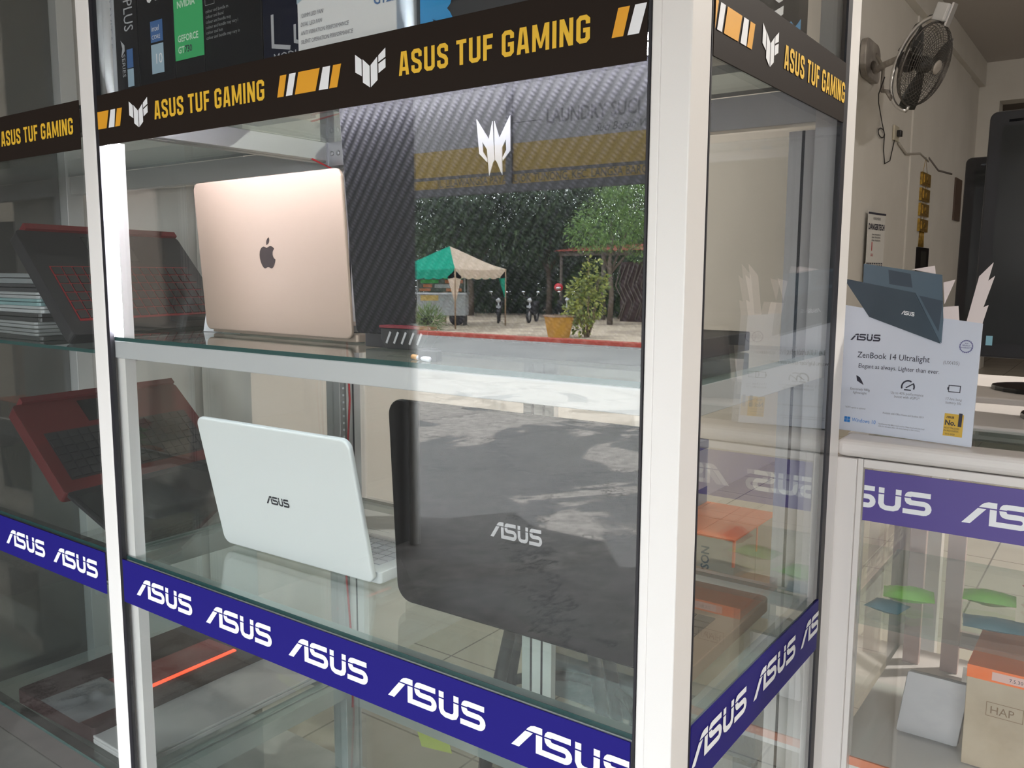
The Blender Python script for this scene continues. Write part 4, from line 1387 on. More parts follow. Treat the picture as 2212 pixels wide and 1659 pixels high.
t, h, f = monitor('monitor', 'large black monitor with a pale blue sticker at the right end of the counter', (0.022, 0.90, 0.9237), math.radians(-9), 0.50, 0.405, 0.090)
MB().fbox(f, -0.226, 0.020, 0.0020, -0.216, 0.036, 0.0026).build('sticker', mat('sticker_blue', (0.30, 0.58, 0.68), 0.4), h)
tb = thing('back_table', 'low white table behind the counter carrying the second monitor', 'table', (0.3, 1.40, 0))
MB().box(-0.72, -0.22, 0.88, 0.9, 0.22, 0.915).build('table_top', CW, tb, 0.003)
for sx, sy in ((-0.66, -0.17), (-0.66, 0.17), (0.84, -0.17), (0.84, 0.17)):
    MB().box(sx - 0.02, sy - 0.02, 0, sx + 0.02, sy + 0.02, 0.879).build('leg', CW, tb)
monitor('monitor', 'black monitor half hidden behind the large one, nearer the gold ornament', (-0.075, 1.36, 0.9152), math.radians(-6), 0.50, 0.36, 0.125)

# ------------------------------------------------------------------ wall fan and what hangs on the wall
WX = -1.749
DUST = mat('dusty_cream_metal', (0.36, 0.33, 0.30), 0.55, 0.2, noise=(9, (0.20, 0.18, 0.165), 0.35, 0.7))
STEEL = mat('worn_steel', (0.50, 0.49, 0.48), 0.3, 0.8)
WIREM = mat('dark_wire', (0.10, 0.092, 0.086), 0.35, 0.6)
FC = V3((-1.2, 5.356, 2.461))
fan = thing('wall_fan', 'large dusty wall fan with wire cage on a white bracket', 'wall fan', FC)
ax = V3((0.94, -0.24, -0.36)).normalized()
up = (V3((0, 0, 1)) - ax * ax.z).normalized()
sd = up.cross(ax)
ff = Fr((0, 0, 0), sd, up)           # w along the blowing axis
if ff.z.dot(ax) < 0:
    ff = Fr((0, 0, 0), -sd, up)
R0 = 0.252
q = MB()
for side, dep in ((1, 0.085), (-1, 0.075)):
    for i in range(1, 20):
        r_ = R0 * i / 19
        h = dep * math.sqrt(max(0, 1 - (r_ / R0) ** 2.4)) * side
        q.tube([ff(r_ * math.cos(2 * PI * k / 40), r_ * math.sin(2 * PI * k / 40), h) for k in range(40)], 0.0017, 4, closed=True)
    for k in range(40):
        a = 2 * PI * k / 40
        q.tube([ff(R0 * t * math.cos(a), R0 * t * math.sin(a), dep * math.sqrt(max(0, 1 - t ** 2.4)) * side) for t in (0.15, 0.4, 0.65, 0.85, 0.95, 1.0)], 0.0013, 4)
q.tube([ff(R0 * math.cos(2 * PI * k / 48), R0 * math.sin(2 * PI * k / 48), 0) for k in range(48)], 0.007, 6, closed=True)
q.build('cage', WIREM, fan)
q = MB()
for k in range(3):
    a0 = 2 * PI * k / 3 + 0.5
    vs = []
    for i in range(9):
        r_ = 0.05 + 0.225 * i / 8
        wd = 0.55 + 0.25 * math.sin(PI * i / 8)
        for j in range(5):
            a = a0 + wd * (j / 4 - 0.5)
            vs.append(ff(r_ * math.cos(a), r_ * math.sin(a), 0.03 * (j / 4 - 0.5)))
    fs = [(i * 5 + j, (i + 1) * 5 + j, (i + 1) * 5 + j + 1, i * 5 + j + 1) for i in range(8) for j in range(4)]
    q.add(vs, fs, 0, True)
q.lathe(ff, [(0.05, -0.03), (0.055, 0.0), (0.045, 0.03)], 20)
o = q.build('blades', mat('fan_blade', (0.022, 0.022, 0.021), 0.5, 0.2), fan)
so = o.modifiers.new('thickness', 'SOLIDIFY')
so.thickness = 0.003
MB().lathe(Fr(ff(0, 0, 0.084), ff.x, ff.y), [(0.045, 0), (0.043, 0.006), (0.03, 0.009)], 20).build('hub_badge', DUST, fan)
MB().lathe(Fr(ff(0, 0, -0.165), ff.x, ff.y), [(0.045, 0), (0.062, 0.02), (0.065, 0.07), (0.05, 0.09)], 20).build('motor', BLKM, fan)
yk = [ff(0.0 + 0.0 * t, R0 * 1.13 * math.cos(PI * t), -0.19 * math.sin(PI * t) ** 0.8) for t in [i / 20 for i in range(21)]]
MB().tube(yk, 0.013, 8).build('yoke', STEEL, fan)
tp = ff(0, R0 * 1.13, 0)
q = MB()
q.fbox(Fr(tp, ff.x, ff.y), -0.045, -0.03, -0.05, 0.045, 0.075, 0.03)
q.build('pivot_box', mat('grey_housing', (0.42, 0.42, 0.42), 0.4), fan, 0.008)
MB().fbox(Fr(tp, ff.x, ff.y), -0.02, -0.05, 0.032, 0.03, 0.085, 0.045).build('shiny_wrap', CHROME, fan)
q = MB()
q.tube([tp + ff.y * -0.02, ff(0, R0, 0)], 0.012, 8)
q.tube([ff(0, -R0 * 1.13, 0), ff(0, -R0, 0)], 0.012, 8)
q.build('pivot_pin', STEEL, fan)
wl = V3((WX, 6.12, 2.70)) - FC
arm_end = yk[10]
MB().tube([wl + V3((0.05, 0.0, -0.02)), wl + V3((0.10, -0.12, -0.10)), (wl + arm_end) / 2 + V3((0.03, 0, -0.03)), arm_end], 0.022, 10).build('arm', DUST, fan)
q = MB()
q.prism(Fr(wl + V3((0.0, 0.20, -0.16)), (0, -1, 0), Z), rrect(0.46, 0.28, 0.07, 6), 0, 0.001)
q = MB()
fw = Fr(wl + V3((0.002, -0.19, -0.13)), Y, Z)
q.prism(fw, rrect(0.42, 0.27, (0.10, 0.06, 0.10, 0.08), 6), 0.0, 0.045)
q.build('wall_bracket', DUST, fan, 0.008)
MB().tube([wl + V3((0.045, 0.08, 0.06)), wl + V3((0.06, 0.26, 0.0)), wl + V3((0.05, 0.30, -0.12)), wl + V3((0.10, 0.10, -0.20)), ff(-0.03, -0.20, -0.16), ff(0.0, -0.24, -0.12)], 0.014, 8).build('stay', DUST, fan)
q = MB()
c0 = wl
pts = [ff(0.02, -0.12, -0.24), c0 + V3((0.10, 0.0, -0.24)), c0 + V3((0.05, 0.22, -0.26)), c0 + V3((0.02, 0.48, -0.36))]
lo = [c0 + V3((0.012, 0.52 + 0.10 * math.cos(a), -0.44 + 0.035 * math.sin(a))) for a in [i * 2 * PI / 10 for i in range(11)]]
pts += lo + [c0 + V3((0.012, 0.62, -0.56)), c0 + V3((0.012, 0.68, -0.66)), c0 + V3((0.012, 0.85, -0.62)), c0 + V3((0.012, 0.98, -0.42))]
q.tube(pts, 0.004, 6)
q.tube([tp + V3((0, 0.0, 0.02)), tp + ff.x * 0.06 + ff.z * -0.12, ff(0.08, 0.22, -0.20), ff(0.03, 0.05, -0.22)], 0.005, 6)
q.build('power_cord', BLKM, fan)

so = thing('wall_socket', 'small dirty wall socket below the fan with a plug in it', 'socket', (WX + 0.001, 7.12, 2.32))
MB().box(0, -0.07, -0.06, 0.018, 0.09, 0.06).build('plate', mat('yellowed_plastic', (0.50, 0.46, 0.36), 0.5), so, 0.004)
MB().box(0.0185, 0.0, -0.025, 0.05, 0.07, 0.025).build('plug', BLK, so, 0.004)
q = MB().tube([(WX + 0.011, 7.24, 2.255), (WX + 0.011, 7.55, 2.20), (WX + 0.011, 8.10, 2.265), (WX + 0.011, 8.50, 2.235)], 0.011, 6)
tag(q.build('conduit', mat('grubby_conduit', (0.40, 0.37, 0.33), 0.6)), 'short bent cable conduit running from the socket', 'conduit')
q = MB().tube([(WX + 0.013, 8.50, 2.27), (WX + 0.013, 9.0, 2.20), (WX + 0.013, 9.77, 2.235)], 0.011, 6)
tag(q.build('conduit', mat('dark_conduit', (0.17, 0.15, 0.14), 0.6)), 'dark slanting cable conduit above the gold ornament', 'conduit')
pq = thing('wall_plaque', 'brown wall plaque seen edge-on beside the far monitor', 'plaque', (WX + 0.001, 10.1, 1.98))
MB().box(0, -0.12, -0.22, 0.03, 0.28, 0.24).build('board', mat('brown_wood', (0.09, 0.055, 0.04), 0.5), pq, 0.004)
cn = thing('calendar', 'white wall calendar hanging below the fan', 'calendar', (WX + 0.002, 6.30, 1.08))
sht = MB().prism(Fr((0.03, 0, 0), V3((0.12, 1, 0)), Z), [(0, 0), (0.36, 0), (0.36, 0.53), (0, 0.56)], -0.002, 0.001).build('sheet', mat('calendar_paper', (0.66, 0.65, 0.63), 0.6), cn)
cf = Fr((0.0303, 0, 0), V3((0.12, 1, 0)), Z)
q = MB()
q.fbox(cf, 0.0, 0.535, 0.001, 0.36, 0.55, 0.004)
q.build('top_binding', INK, cn)
q = MB()
q.text('DANGERTECH', cf, 0.18, 0.420, 0.062, 'CENTER', 0.82, bold=0.04, w_=0.002)
q.build('title', INK, sht)
q = MB()
for i in range(3):
    q.text('DINAS PENDIDIKAN', cf, 0.18, 0.375 - i * 0.022, 0.020, 'CENTER', 1.0, w_=0.002)
q.build('subtitle', INK, sht)
q = MB()
q.text('KALENDER', cf, 0.18, 0.495, 0.028, 'CENTER', 1.1, w_=0.002)
q.build('heading', INK, sht)
q = MB()
for i in range(9):
    for j in range(2):
        q.polys(cf, [[(0.01 + i * 0.038, 0.135 + j * 0.018), (0.035 + i * 0.038, 0.135 + j * 0.018), (0.035 + i * 0.038, 0.147 + j * 0.018), (0.01 + i * 0.038, 0.147 + j * 0.018)]], w_=0.002)
q.build('date_row', INK, sht)
q = MB()
q.text('1', cf, 0.10, 0.26, 0.09, 'CENTER', 1.1, bold=0.03, w_=0.002)
q.text('2021', cf, 0.11, 0.215, 0.03, 'CENTER', 1.0, w_=0.002)
q.build('red_number', mat('calendar_red', (0.5, 0.05, 0.06), 0.6), sht)

orn = thing('wall_ornament', 'chain of four gold plaques with a tassel hanging on the wall', 'wall ornament', (WX + 0.004, 8.38, 1.42))
GP = mat('gold_leaf', (0.50, 0.31, 0.05), 0.35, 0.6, noise=(30, (0.22, 0.13, 0.03), 0.4, 0.65))
MB().tube([(0.01, -0.10, 0.69), (0.01, 0.0, 0.84), (0.01, 0.10, 0.69)], 0.004, 5).tube([(0.012, -0.07, 0.10), (0.012, -0.07, 0.70)], 0.003, 5).tube([(0.012, 0.07, 0.10), (0.012, 0.07, 0.70)], 0.003, 5).build('chain', GP, orn)
for i, z0 in enumerate((0.585, 0.440, 0.300, 0.155)):
    q = MB().box(0.0, -0.20, z0 - 0.012, 0.030, 0.20, z0 + 0.105)
    q.box(0.030, -0.13, z0 + 0.01, 0.038, 0.13, z0 + 0.085)
    q.ball((0.038, 0, z0 + 0.045), 0.008, 0.05, 0.03, 10, 6)
    q.build('gold_plaque', GP, orn, 0.004)
q = MB()
for k in range(9):
    q.tube([(0.012, -0.09 + k * 0.0225, 0.145), (0.012, -0.11 + k * 0.0275, 0.0)], 0.007, 5)
q.build('tassel', GP, orn)
pf = thing('picture_frame', 'small dark picture frame hanging just below the gold ornament', 'picture frame', (WX + 0.002, 8.46, 1.19))
MB().box(0, -0.26, 0, 0.03, 0.26, 0.225).build('frame', mat('dark_frame', (0.012, 0.010, 0.011), 0.6, spec=0.1), pf, 0.004)
MB().box(0.0302, -0.13, 0.04, 0.032, 0.13, 0.19).build('picture', mat('dim_picture', (0.035, 0.035, 0.032), 0.6, spec=0.1), pf)

# ------------------------------------------------------------------ behind the cabinet: stool, pallet with cartons, note
st = thing('stool', 'dark metal stool with a foot ring behind the cabinet', 'stool', (-0.945, 0.765, 0))
DKM = mat('dark_metal', (0.035, 0.033, 0.033), 0.45, 0.3)
MB().lathe(Fr((0, 0, 0), X, Y), [(0.15, 0.455), (0.165, 0.47), (0.165, 0.495), (0.15, 0.505)], 28).build('seat', DKM, st)
for k in range(4):
    a = PI / 4 + k * PI / 2 + 0.45
    MB().tube([(0.11 * math.cos(a), 0.11 * math.sin(a), 0.455), (0.165 * math.cos(a), 0.165 * math.sin(a), 0.24), (0.20 * math.cos(a), 0.20 * math.sin(a), 0.0)], [0.013, 0.015, 0.014], 8).build('leg', DKM, st)
MB().tube([(0.172 * math.cos(2 * PI * k / 32), 0.172 * math.sin(2 * PI * k / 32), 0.215) for k in range(32)], 0.012, 8, closed=True).build('foot_ring', DKM, st)
pl = thing('low_platform', 'low grey-blue platform carrying the orange-taped cartons', 'platform', (-0.87, 1.12, 0))
MB().box(-0.28, -0.17, 0.14, 0.30, 0.17, 0.232).build('deck', mat('grey_blue_board', (0.25, 0.28, 0.30), 0.5), pl, 0.003)
for sx in (-0.25, 0.27):
    for sy in (-0.14, 0.14):
        MB().box(sx - 0.02, sy - 0.02, 0, sx + 0.02, sy + 0.02, 0.1395).build('leg', DKM, pl)
proto = None
CL = ['right front carton of the orange-taped stack, end towards the side glass', 'middle front carton of the orange-taped stack', 'left front carton of the orange-taped stack',
      'right rear carton of the orange-taped stack', 'middle rear carton of the orange-taped stack', 'left rear carton of the orange-taped stack']
for i in range(6):
    x0 = -0.802 - 0.163 * (i % 3)
    y0 = 0.98 + 0.131 * (i // 3)
    if proto is None:
        t, bd, f, s = carton('shipping_carton', CL[0], (x0, y0, 0.2325, x0 + 0.160, y0 + 0.129, 0.598), CARDP, 'carton', group='printer cartons with orange tape')
        q = mbw(t)
        q.box(x0 - 0.0004, y0 - 0.0004, 0.596, x0 + 0.1604, y0 + 0.1294, 0.5992)
        q.box(x0 + 0.060, y0 + 0.1294 - 0.13, 0.5993, x0 + 0.075, y0 + 0.125, 0.5998)
        q.box(x0 + 0.156, y0 - 0.0005, 0.54, x0 + 0.1605, y0 + 0.006, 0.596)
        q.build('tape', TAPE, bd)
        q = mbw(t)
        q.text('EPSON', Fr((x0 + 0.105, y0 - 0.0006, 0.500), Z, (-1, 0, 0)), 0.0, 0.0, 0.026, sx=0.95, bold=0.02, w_=0.0004)
        q.build('lettering', INK, bd)
        proto = t
        P0 = V3(t.location)
    else:
        copy_thing(proto, P0 + V3((-0.163 * (i % 3), 0.131 * (i // 3), 0)), None, CL[i])
t, bd, f, s = carton('retail_box', 'blue and white box standing on the orange-taped cartons', (-0.915, 1.16, 0.600, -0.812, 1.23, 0.755), mat('box_pale_blue', (0.50, 0.57, 0.62), 0.4))
q = mbw(t)
q.box(-0.9154, 1.1594, 0.735, -0.8116, 1.2304, 0.7554)
q.box(-0.850, 1.1594, 0.6004, -0.8116, 1.2304, 0.640)
q.build('blue_bands', mat('box_dark_blue', (0.05, 0.07, 0.22), 0.4), bd)
q = mbw(t)
q.text('QUIET', Fr((-0.900, 1.1592, 0.715), (0, 0, -1), X), 0, 0, 0.026, bold=0.02, w_=0.0004)
q.build('lettering', INK, bd)
nt_ = MB().prism(Fr((-1.130, 0.5235, 0.242), X, Z), [(0, 0), (0.02, -0.048), (0.100, -0.036), (0.086, 0.006)], 0, 0.0006)
tag(nt_.build('sticky_note', mat('lime_paper', (0.50, 0.55, 0.07), 0.7)), 'lime yellow paper note stuck on the rear rail low in the cabinet', 'note')

# ------------------------------------------------------------------ lamps the shop has
TUBEM = mat('tube_glow', (1, 1, 1), 0.5, emit=(1.0, 0.95, 0.88), estr=6)
for i, (lx, ly, lb) in enumerate(((0.9, 5.0, 'white tube lamp on the ceiling near the fan'), (0.9, 9.5, 'white tube lamp on the ceiling at the far end of the shop'))):
    t = thing('tube_lamp', lb, 'ceiling lamp', (lx, ly, 3.60), 0, 'ceiling tube lamps')
    MB().box(-0.62, -0.03, 0.02, 0.62, 0.03, 0.079).build('housing', WHT, t, 0.003)
    MB().tube([(-0.6, 0, 0.0), (0.6, 0, 0.0)], 0.014, 10).build('tube', TUBEM, t)
    l = area_light('tube_light', (lx, ly, 3.56), (0, 0, 0), 1.2, 0.05, (3, 14)[i], (1.0, 0.93, 0.86))

pb = thing('pendant_bulb', 'round white bulb hanging on a cord over the counter', 'hanging lamp', (1.0, 1.98, 2.75))
MB().tube([(0, 0, 0.09), (0, 0, 0.929)], 0.004, 6).build('cord', BLK, pb)
MB().lathe(Fr((0, 0, 0.045), X, Y), [(0.014, 0), (0.018, 0.01), (0.018, 0.045), (0.008, 0.055)], 14).build('socket', WHT, pb)
MB().ball((0, 0, 0), 0.042, 0.042, 0.047, 18, 12).build('bulb', mat('bulb_glow', (1, 1, 1), 0.5, emit=(1.0, 0.95, 0.88), estr=60), pb)
pl_ = bpy.data.lights.new('bulb_light', 'POINT')
pl_.energy = 200
pl_.shadow_soft_size = 0.05
pl_.color = (1.0, 0.94, 0.86)
plo = bpy.data.objects.new('bulb_light', pl_)
plo.location = (1.0, 1.98, 2.67)
COL.objects.link(plo)

# ------------------------------------------------------------------ the street, mirrored in the front glass
random.seed(11)
bn_ = thing('laundry_banner', 'yellow and white laundry banner hung along the awning edge, seen from behind', 'banner', (-3.4, -5.0, 2.2))
VY = thin_cloth('vinyl_yellow', (0.33, 0.235, 0.07), 0.4)
VW = thin_cloth('vinyl_white', (0.27, 0.26, 0.255), 0.4)
x0, x1 = -3.3, 7.4
MB().box(x0, -0.002, -0.02, x1, 0.002, 0.95).build('white_field', VW, bn_)
MB().box(x0, -0.002, -0.335, x1, 0.002, -0.0205).build('yellow_field', VY, bn_)
fb = Fr((0, 0.0025, 0), (-1, 0, 0), Z)       # the printed face looks at the street; letters show through reversed
fb2 = Fr((0, 0.0024, 0), (-1, 0, 0), Z)
INKB = mat('banner_ink', (0.05, 0.045, 0.04), 0.7)
q = MB()
q.fbox(fb, -x1, -0.262, 0, -x0, -0.236, 0.0006)


def rev(body, xa, v, size, sx, bold=0.0, shear=0.0):
    """lettering whose mirror image in the glass reads from left to right, starting at xa"""
    q.text(body, Fr((xa, 0.0026, v), X, Z), 0, 0, size, sx=sx, bold=bold, shear=shear, w_=0.0)


rev('JL. LILAWANGSA PAYA BUJOK TUNONG, KEC. LANGSA BARO', -1.53, -0.325, 0.088, 0.82, 0.012)
rev('LAUNDRY SUCI', -0.42, 0.105, 0.150, 0.78, 0.02)
rev('Suci Bersih Wangi', 0.02, 0.005, 0.085, 0.9, 0.0, 0.35)
q.fbox(Fr((0, 0.0026, 0), X, Z), -0.75, 0.135, 0, -0.46, 0.142, 0.0005)
q.build('banner_lettering', INKB, bn_)
MB().box(x0, -0.03, -0.40, x1, 0.03, -0.338).build('lower_batten', mat('dark_batten', (0.035, 0.033, 0.032), 0.6), bn_)
MB().box(x0, -0.03, 0.952, x1, 0.03, 1.03).build('upper_batten', mat('dark_batten', (0.035, 0.033, 0.032), 0.6), bn_)
MB().box(-0.795, 0.003, -0.36, -0.735, 0.02, 0.95).build('upright_batten', MATS['dark_batten'], bn_)
for xx, lb in ((-3.0, 'dark awning post at the left end of the laundry banner'), (0.45, 'dark awning post at the middle of the laundry banner')):
    pass
po = MB().box(-0.045, -0.045, 0, 0.045, 0.045, 3.2 - GZ)
o = po.build('awning_post', mat('dark_post', (0.06, 0.06, 0.062), 0.6))
o.location = (-6.95, -5.1, GZ)
tag(o, 'dark awning post at the end of the laundry banner', 'post')
po = MB().tube([(0, 0, 0.0), (0, 0, 0.95)], 0.022, 10)
o = po.build('white_pipe', mat('white_pvc', (0.72, 0.71, 0.68), 0.4))
o.location = (-2.452, -1.965, -0.011)
tag(o, 'short white pipe standing at the edge of the shop entrance', 'pipe')

# tent
TG = thin_cloth('tent_green', (0.02, 0.36, 0.24), 0.3)
TB = thin_cloth('tent_beige', (0.72, 0.58, 0.46), 0.3)
tent = thing('canopy_tent', 'green and beige pavilion tent with a scalloped edge beside the road', 'tent', (-19.74, -23.05, GZ))
N = 3.05
EV, PK = 2.17, 3.02          # eave and peak above the ground
cor = [V3((0, 0, EV)), V3((0, -N, EV)), V3((-N, -N, EV)), V3((-N, 0, EV))]
pk = V3((-N / 2, -N / 2, PK))
for k, mm, nm in ((0, TB, 'beige_panel'), (1, TG, 'green_panel'), (2, TB, 'beige_panel'), (3, TG, 'green_panel')):
    a, b = cor[k], cor[(k + 1) % 4]
    q = MB()
    n = 8
    vs, fs = [], []
    for i in range(n + 1):
        for j in range(n + 1):
            t_ = j / n
            p = a.lerp(b, i / n).lerp(pk, t_)
            p.z -= 0.10 * math.sin(PI * t_) * (1 - t_) + 0.05 * math.sin(PI * i / n) * (1 - t_)
            vs.append(p)
    for i in range(n):
        for j in range(n):
            fs.append((i * (n + 1) + j, (i + 1) * (n + 1) + j, (i + 1) * (n + 1) + j + 1, i * (n + 1) + j + 1))
    q.add(vs, fs, 0, True)
    # scalloped valance
    m_ = 48
    vs, fs = [], []
    for i in range(m_ + 1):
        p = a.lerp(b, i / m_)
        p.z -= 0.05 * math.sin(PI * i / m_)
        d = 0.30 + 0.05 * abs(math.sin(PI * i * 6 / m_))
        vs += [p, p - V3((0, 0, d))]
    for i in range(m_):
        fs.append((2 * i, 2 * i + 2, 2 * i + 3, 2 * i + 1))
    q.add(vs, fs, 0, True)
    q.build(nm, mm, tent)
for k, (cx_, cy_) in enumerate(((0, 0), (0, -N), (-N, -N), (-N, 0))):
    lg = MB().tube([(cx_ * 0.99, cy_ * 0.99, 0), (cx_ * 0.99, cy_ * 0.99, EV)], 0.03, 8).build('leg', mat('rusty_pole', (0.30, 0.20, 0.12), 0.6), tent)
    sxx, syy = (-1 if cx_ == 0 else 1), (-1 if cy_ == 0 else 1)
    q = MB()
    q.add([(cx_, cy_, EV - 0.05), (cx_ + 0.36 * sxx, cy_, EV - 0.3), (cx_ + 0.02 * sxx, cy_, 0.95), (cx_, cy_ + 0.36 * syy, EV - 0.3), (cx_, cy_ + 0.02 * syy, 0.95)], [(0, 1, 2), (0, 3, 4)])
    q.build('corner_drape', TB if k % 2 == 0 else TG, lg)

# food cart
ct = thing('food_cart', 'grey street food cart with green and orange menu signs under the tent', 'food cart', (-21.9, -24.9, GZ))
GRM = mat('cart_grey', (0.36, 0.37, 0.38), 0.5)
yw = math.radians(-30)
ct.rotation_euler = (0, 0, yw)
MB().box(-0.95, -0.4, 0.38, 0.95, 0.4, 1.20).build('cabinet', GRM, ct, 0.01)
MB().box(-1.0, -0.45, 1.20, 1.0, 0.45, 1.26).build('counter', SILV, ct)
for sx in (-0.92, 0.92):
    for sy in (-0.38, 0.38):
        MB().box(sx - 0.025, sy - 0.025, 1.26, sx + 0.025, sy + 0.025, 2.0).build('post', GRM, ct)
MB().box(-1.05, -0.5, 2.0, 1.05, 0.5, 2.06).build('roof', GRM, ct)
MB().box(-0.8, 0.401, 0.95, -0.1, 0.406, 1.16).build('yellow_sign', mat('sign_yellow', (0.62, 0.42, 0.12), 0.6), ct)
sg = MB().box(-0.90, 0.36, 1.30, 0.90, 0.37, 2.0).build('menu_board', mat('menu_dark', (0.10, 0.12, 0.10), 0.6), ct)
q = MB()
for (a, b, c, d) in ((-0.85, 1.82, 0.0, 1.95), (0.1, 1.78, 0.85, 1.95), (-0.8, 1.62, -0.1, 1.75)):
    q.box(a, 0.371, b, c, 0.374, d)
q.build('green_sign', mat('sign_green', (0.06, 0.45, 0.10), 0.6), sg)
q = MB()
for (a, b, c, d) in ((0.15, 1.62, 0.85, 1.74), (-0.7, 1.46, -0.35, 1.58), (-0.85, 1.31, -0.4, 1.42), (0.2, 1.31, 0.8, 1.42)):
    q.box(a, 0.371, b, c, 0.374, d)
q.build('orange_sign', mat('sign_orange', (0.60, 0.20, 0.08), 0.6), sg)
MB().box(-0.25, 0.371, 1.44, 0.7, 0.374, 1.58).build('white_sign', GREY, sg)
for sx in (-0.6, 0.6):
    MB().lathe(Fr((sx, 0.3, 0.30), X, Z), [(0.30, -0.03), (0.30, 0.03)], 20).build('wheel', BLKM, ct)
MB().box(-0.9, -0.35, 0.0, -0.84, 0.35, 0.3799).box(0.84, -0.35, 0, 0.9, 0.35, 0.3799).build('stand', DKM, ct)
um = thing('sun_umbrella', 'small white umbrella beside the food cart', 'umbrella', (-23.1, -23.9, GZ))
MB().lathe(Fr((0, 0, 0), X, Y), [(0.95, 1.98), (0.98, 2.08), (0.6, 2.24), (0.05, 2.36)], 12).build('canopy', thin_cloth('umbrella_white', (0.60, 0.62, 0.63), 0.3), um)
MB().tube([(0, 0, 0), (0, 0, 2.3)], 0.025, 8).build('pole', GRM, um)


# motorcycles
def motorcycle(loc, rz, label, helmet=False):
    t = thing('motorcycle', label, 'motorcycle', loc, rz, 'motorcycles parked under the trees')
    for yy in (-0.62, 0.62):
        wh = MB().tube([(0, yy + 0.25 * math.cos(2 * PI * k / 20), 0.29 + 0.25 * math.sin(2 * PI * k / 20)) for k in range(20)], 0.05, 8, closed=True).build('wheel', BLKM, t)
        MB().lathe(Fr((-0.02, yy, 0.29), Y, Z), [(0.19, 0), (0.19, 0.04)], 14).build('rim', SILV, wh)
    MB().prism(Fr((-0.10, 0, 0), Y, Z), [(-0.75, 0.62), (-0.55, 0.40), (-0.15, 0.28), (0.25, 0.32), (0.35, 0.62), (0.50, 0.95), (0.40, 1.0), (0.10, 0.62), (-0.20, 0.68), (-0.70, 0.76)], 0.0, 0.20).build('body', mat('bike_black', (0.02, 0.02, 0.024), 0.2), t, 0.03)
    MB().prism(Fr((-0.12, 0, 0), Y, Z), [(-0.72, 0.77), (-0.20, 0.69), (0.08, 0.66), (0.08, 0.72), (-0.2, 0.79), (-0.7, 0.86)], 0, 0.24).build('seat', BLKM, t, 0.02)
    MB().tube([(0, 0.62, 0.29), (0, 0.42, 1.02)], 0.035, 8).build('front_fork', SILV, t)
    MB().tube([(-0.34, 0.30, 1.05), (-0.12, 0.42, 1.02), (0.12, 0.42, 1.02), (0.34, 0.30, 1.05)], 0.018, 7).build('handlebar', DKM, t)
    MB().ball((0, 0.52, 0.92), 0.10, 0.07, 0.09).build('headlight', SILV, t)
    MB().box(-0.09, 0.60, 0.62, 0.09, 0.64, 0.72).build('number_plate', GREY, t)
    for sx in (-1, 1):
        MB().tube([(sx * 0.25, 0.34, 1.04), (sx * 0.30, 0.36, 1.22)], 0.008, 6).ball((sx * 0.31, 0.36, 1.25), 0.075, 0.02, 0.045).build('mirror', CHROME, t)
    MB().prism(Fr((-0.05, 0, 0), Y, Z), [(0.35, 0.50), (0.62, 0.60), (0.90, 0.48), (0.88, 0.44), (0.62, 0.55), (0.38, 0.45)], 0, 0.10).build('fender', BLK, t)
    return t


mt = motorcycle((-21.2, -27.6, GZ), math.radians(-35), 'black motorcycle parked nearest the right leg of the tent')
copy_thing(mt, (-20.2, -28.6, GZ), math.radians(-20), 'black motorcycle leaning left of the red-helmet motorcycle')
copy_thing(mt, (-19.7, -30.2, GZ), math.radians(-48), 'black motorcycle under the red helmet')
hl = thing('helmet', 'red helmet resting on a parked motorcycle', 'helmet', (-19.85, -30.0, GZ + 1.27))
MB().ball((0, 0, 0.16), 0.19, 0.21, 0.18, 14, 10).build('shell', mat('red_gloss', (0.55, 0.03, 0.04), 0.15), hl)
MB().ball((0.06, 0.10, 0.13), 0.13, 0.125, 0.08).build('visor', CHROME, hl)

# planter and bush
pt = thing('planter', 'square yellow concrete planter standing on the red kerb', 'planter', (-14.72, -22.1, GZ))
YC = mat('yellow_concrete', (0.48, 0.25, 0.03), 0.8, noise=(5, (0.36, 0.18, 0.03), 0.4, 0.7))
vs = []
for (r_, z) in ((0.25, 0.0), (0.35, 0.66), (0.31, 0.66), (0.30, 0.60)):
    vs += [(-r_, -r_, z), (r_, -r_, z), (r_, r_, z), (-r_, r_, z)]
q = MB()
q.add(vs, [(0, 3, 2, 1)] + [(i * 4 + k, i * 4 + (k + 1) % 4, i * 4 + 4 + (k + 1) % 4, i * 4 + 4 + k) for i in range(3) for k in range(4)] + [(12, 13, 14, 15)])
q.build('tub', YC, pt)
pt.rotation_euler = (0, 0, 0.55)
q = MB()
for a, b, c, d in ((-0.38, -0.38, 0.38, -0.31), (-0.38, 0.31, 0.38, 0.38), (-0.38, -0.31, -0.31, 0.31), (0.31, -0.31, 0.38, 0.31)):
    q.box(a, b, 0.655, c, d, 0.71)
q.build('rim', mat('planter_rim', (0.30, 0.22, 0.16), 0.8), pt)


def leaf_quads(q, c, rad, n, ln, wd, droop=0.3, squash=1.0, shell=0.35):
    for _ in range(n):
        d = V3((random.gauss(0, 1), random.gauss(0, 1), random.gauss(0, 1))).normalized()
        r_ = shell + (1 - shell) * random.random() ** 0.5
        p = V3((c[0] + d.x * rad[0] * r_, c[1] + d.y * rad[1] * r_, c[2] + d.z * rad[2] * r_))
        a = (d + V3((random.gauss(0, 0.6), random.gauss(0, 0.6), random.gauss(-droop, 0.5)))).normalized()
        b = a.cross(V3((random.gauss(0, 1), random.gauss(0, 1), random.gauss(0, 1)))).normalized()
        L, W_ = ln * (0.7 + 0.6 * random.random()), wd * (0.7 + 0.6 * random.random())
        q.add([p, p + a * L * 0.5 + b * W_ * 0.5, p + a * L, p + a * L * 0.5 - b * W_ * 0.5], [(0, 1, 2, 3)])


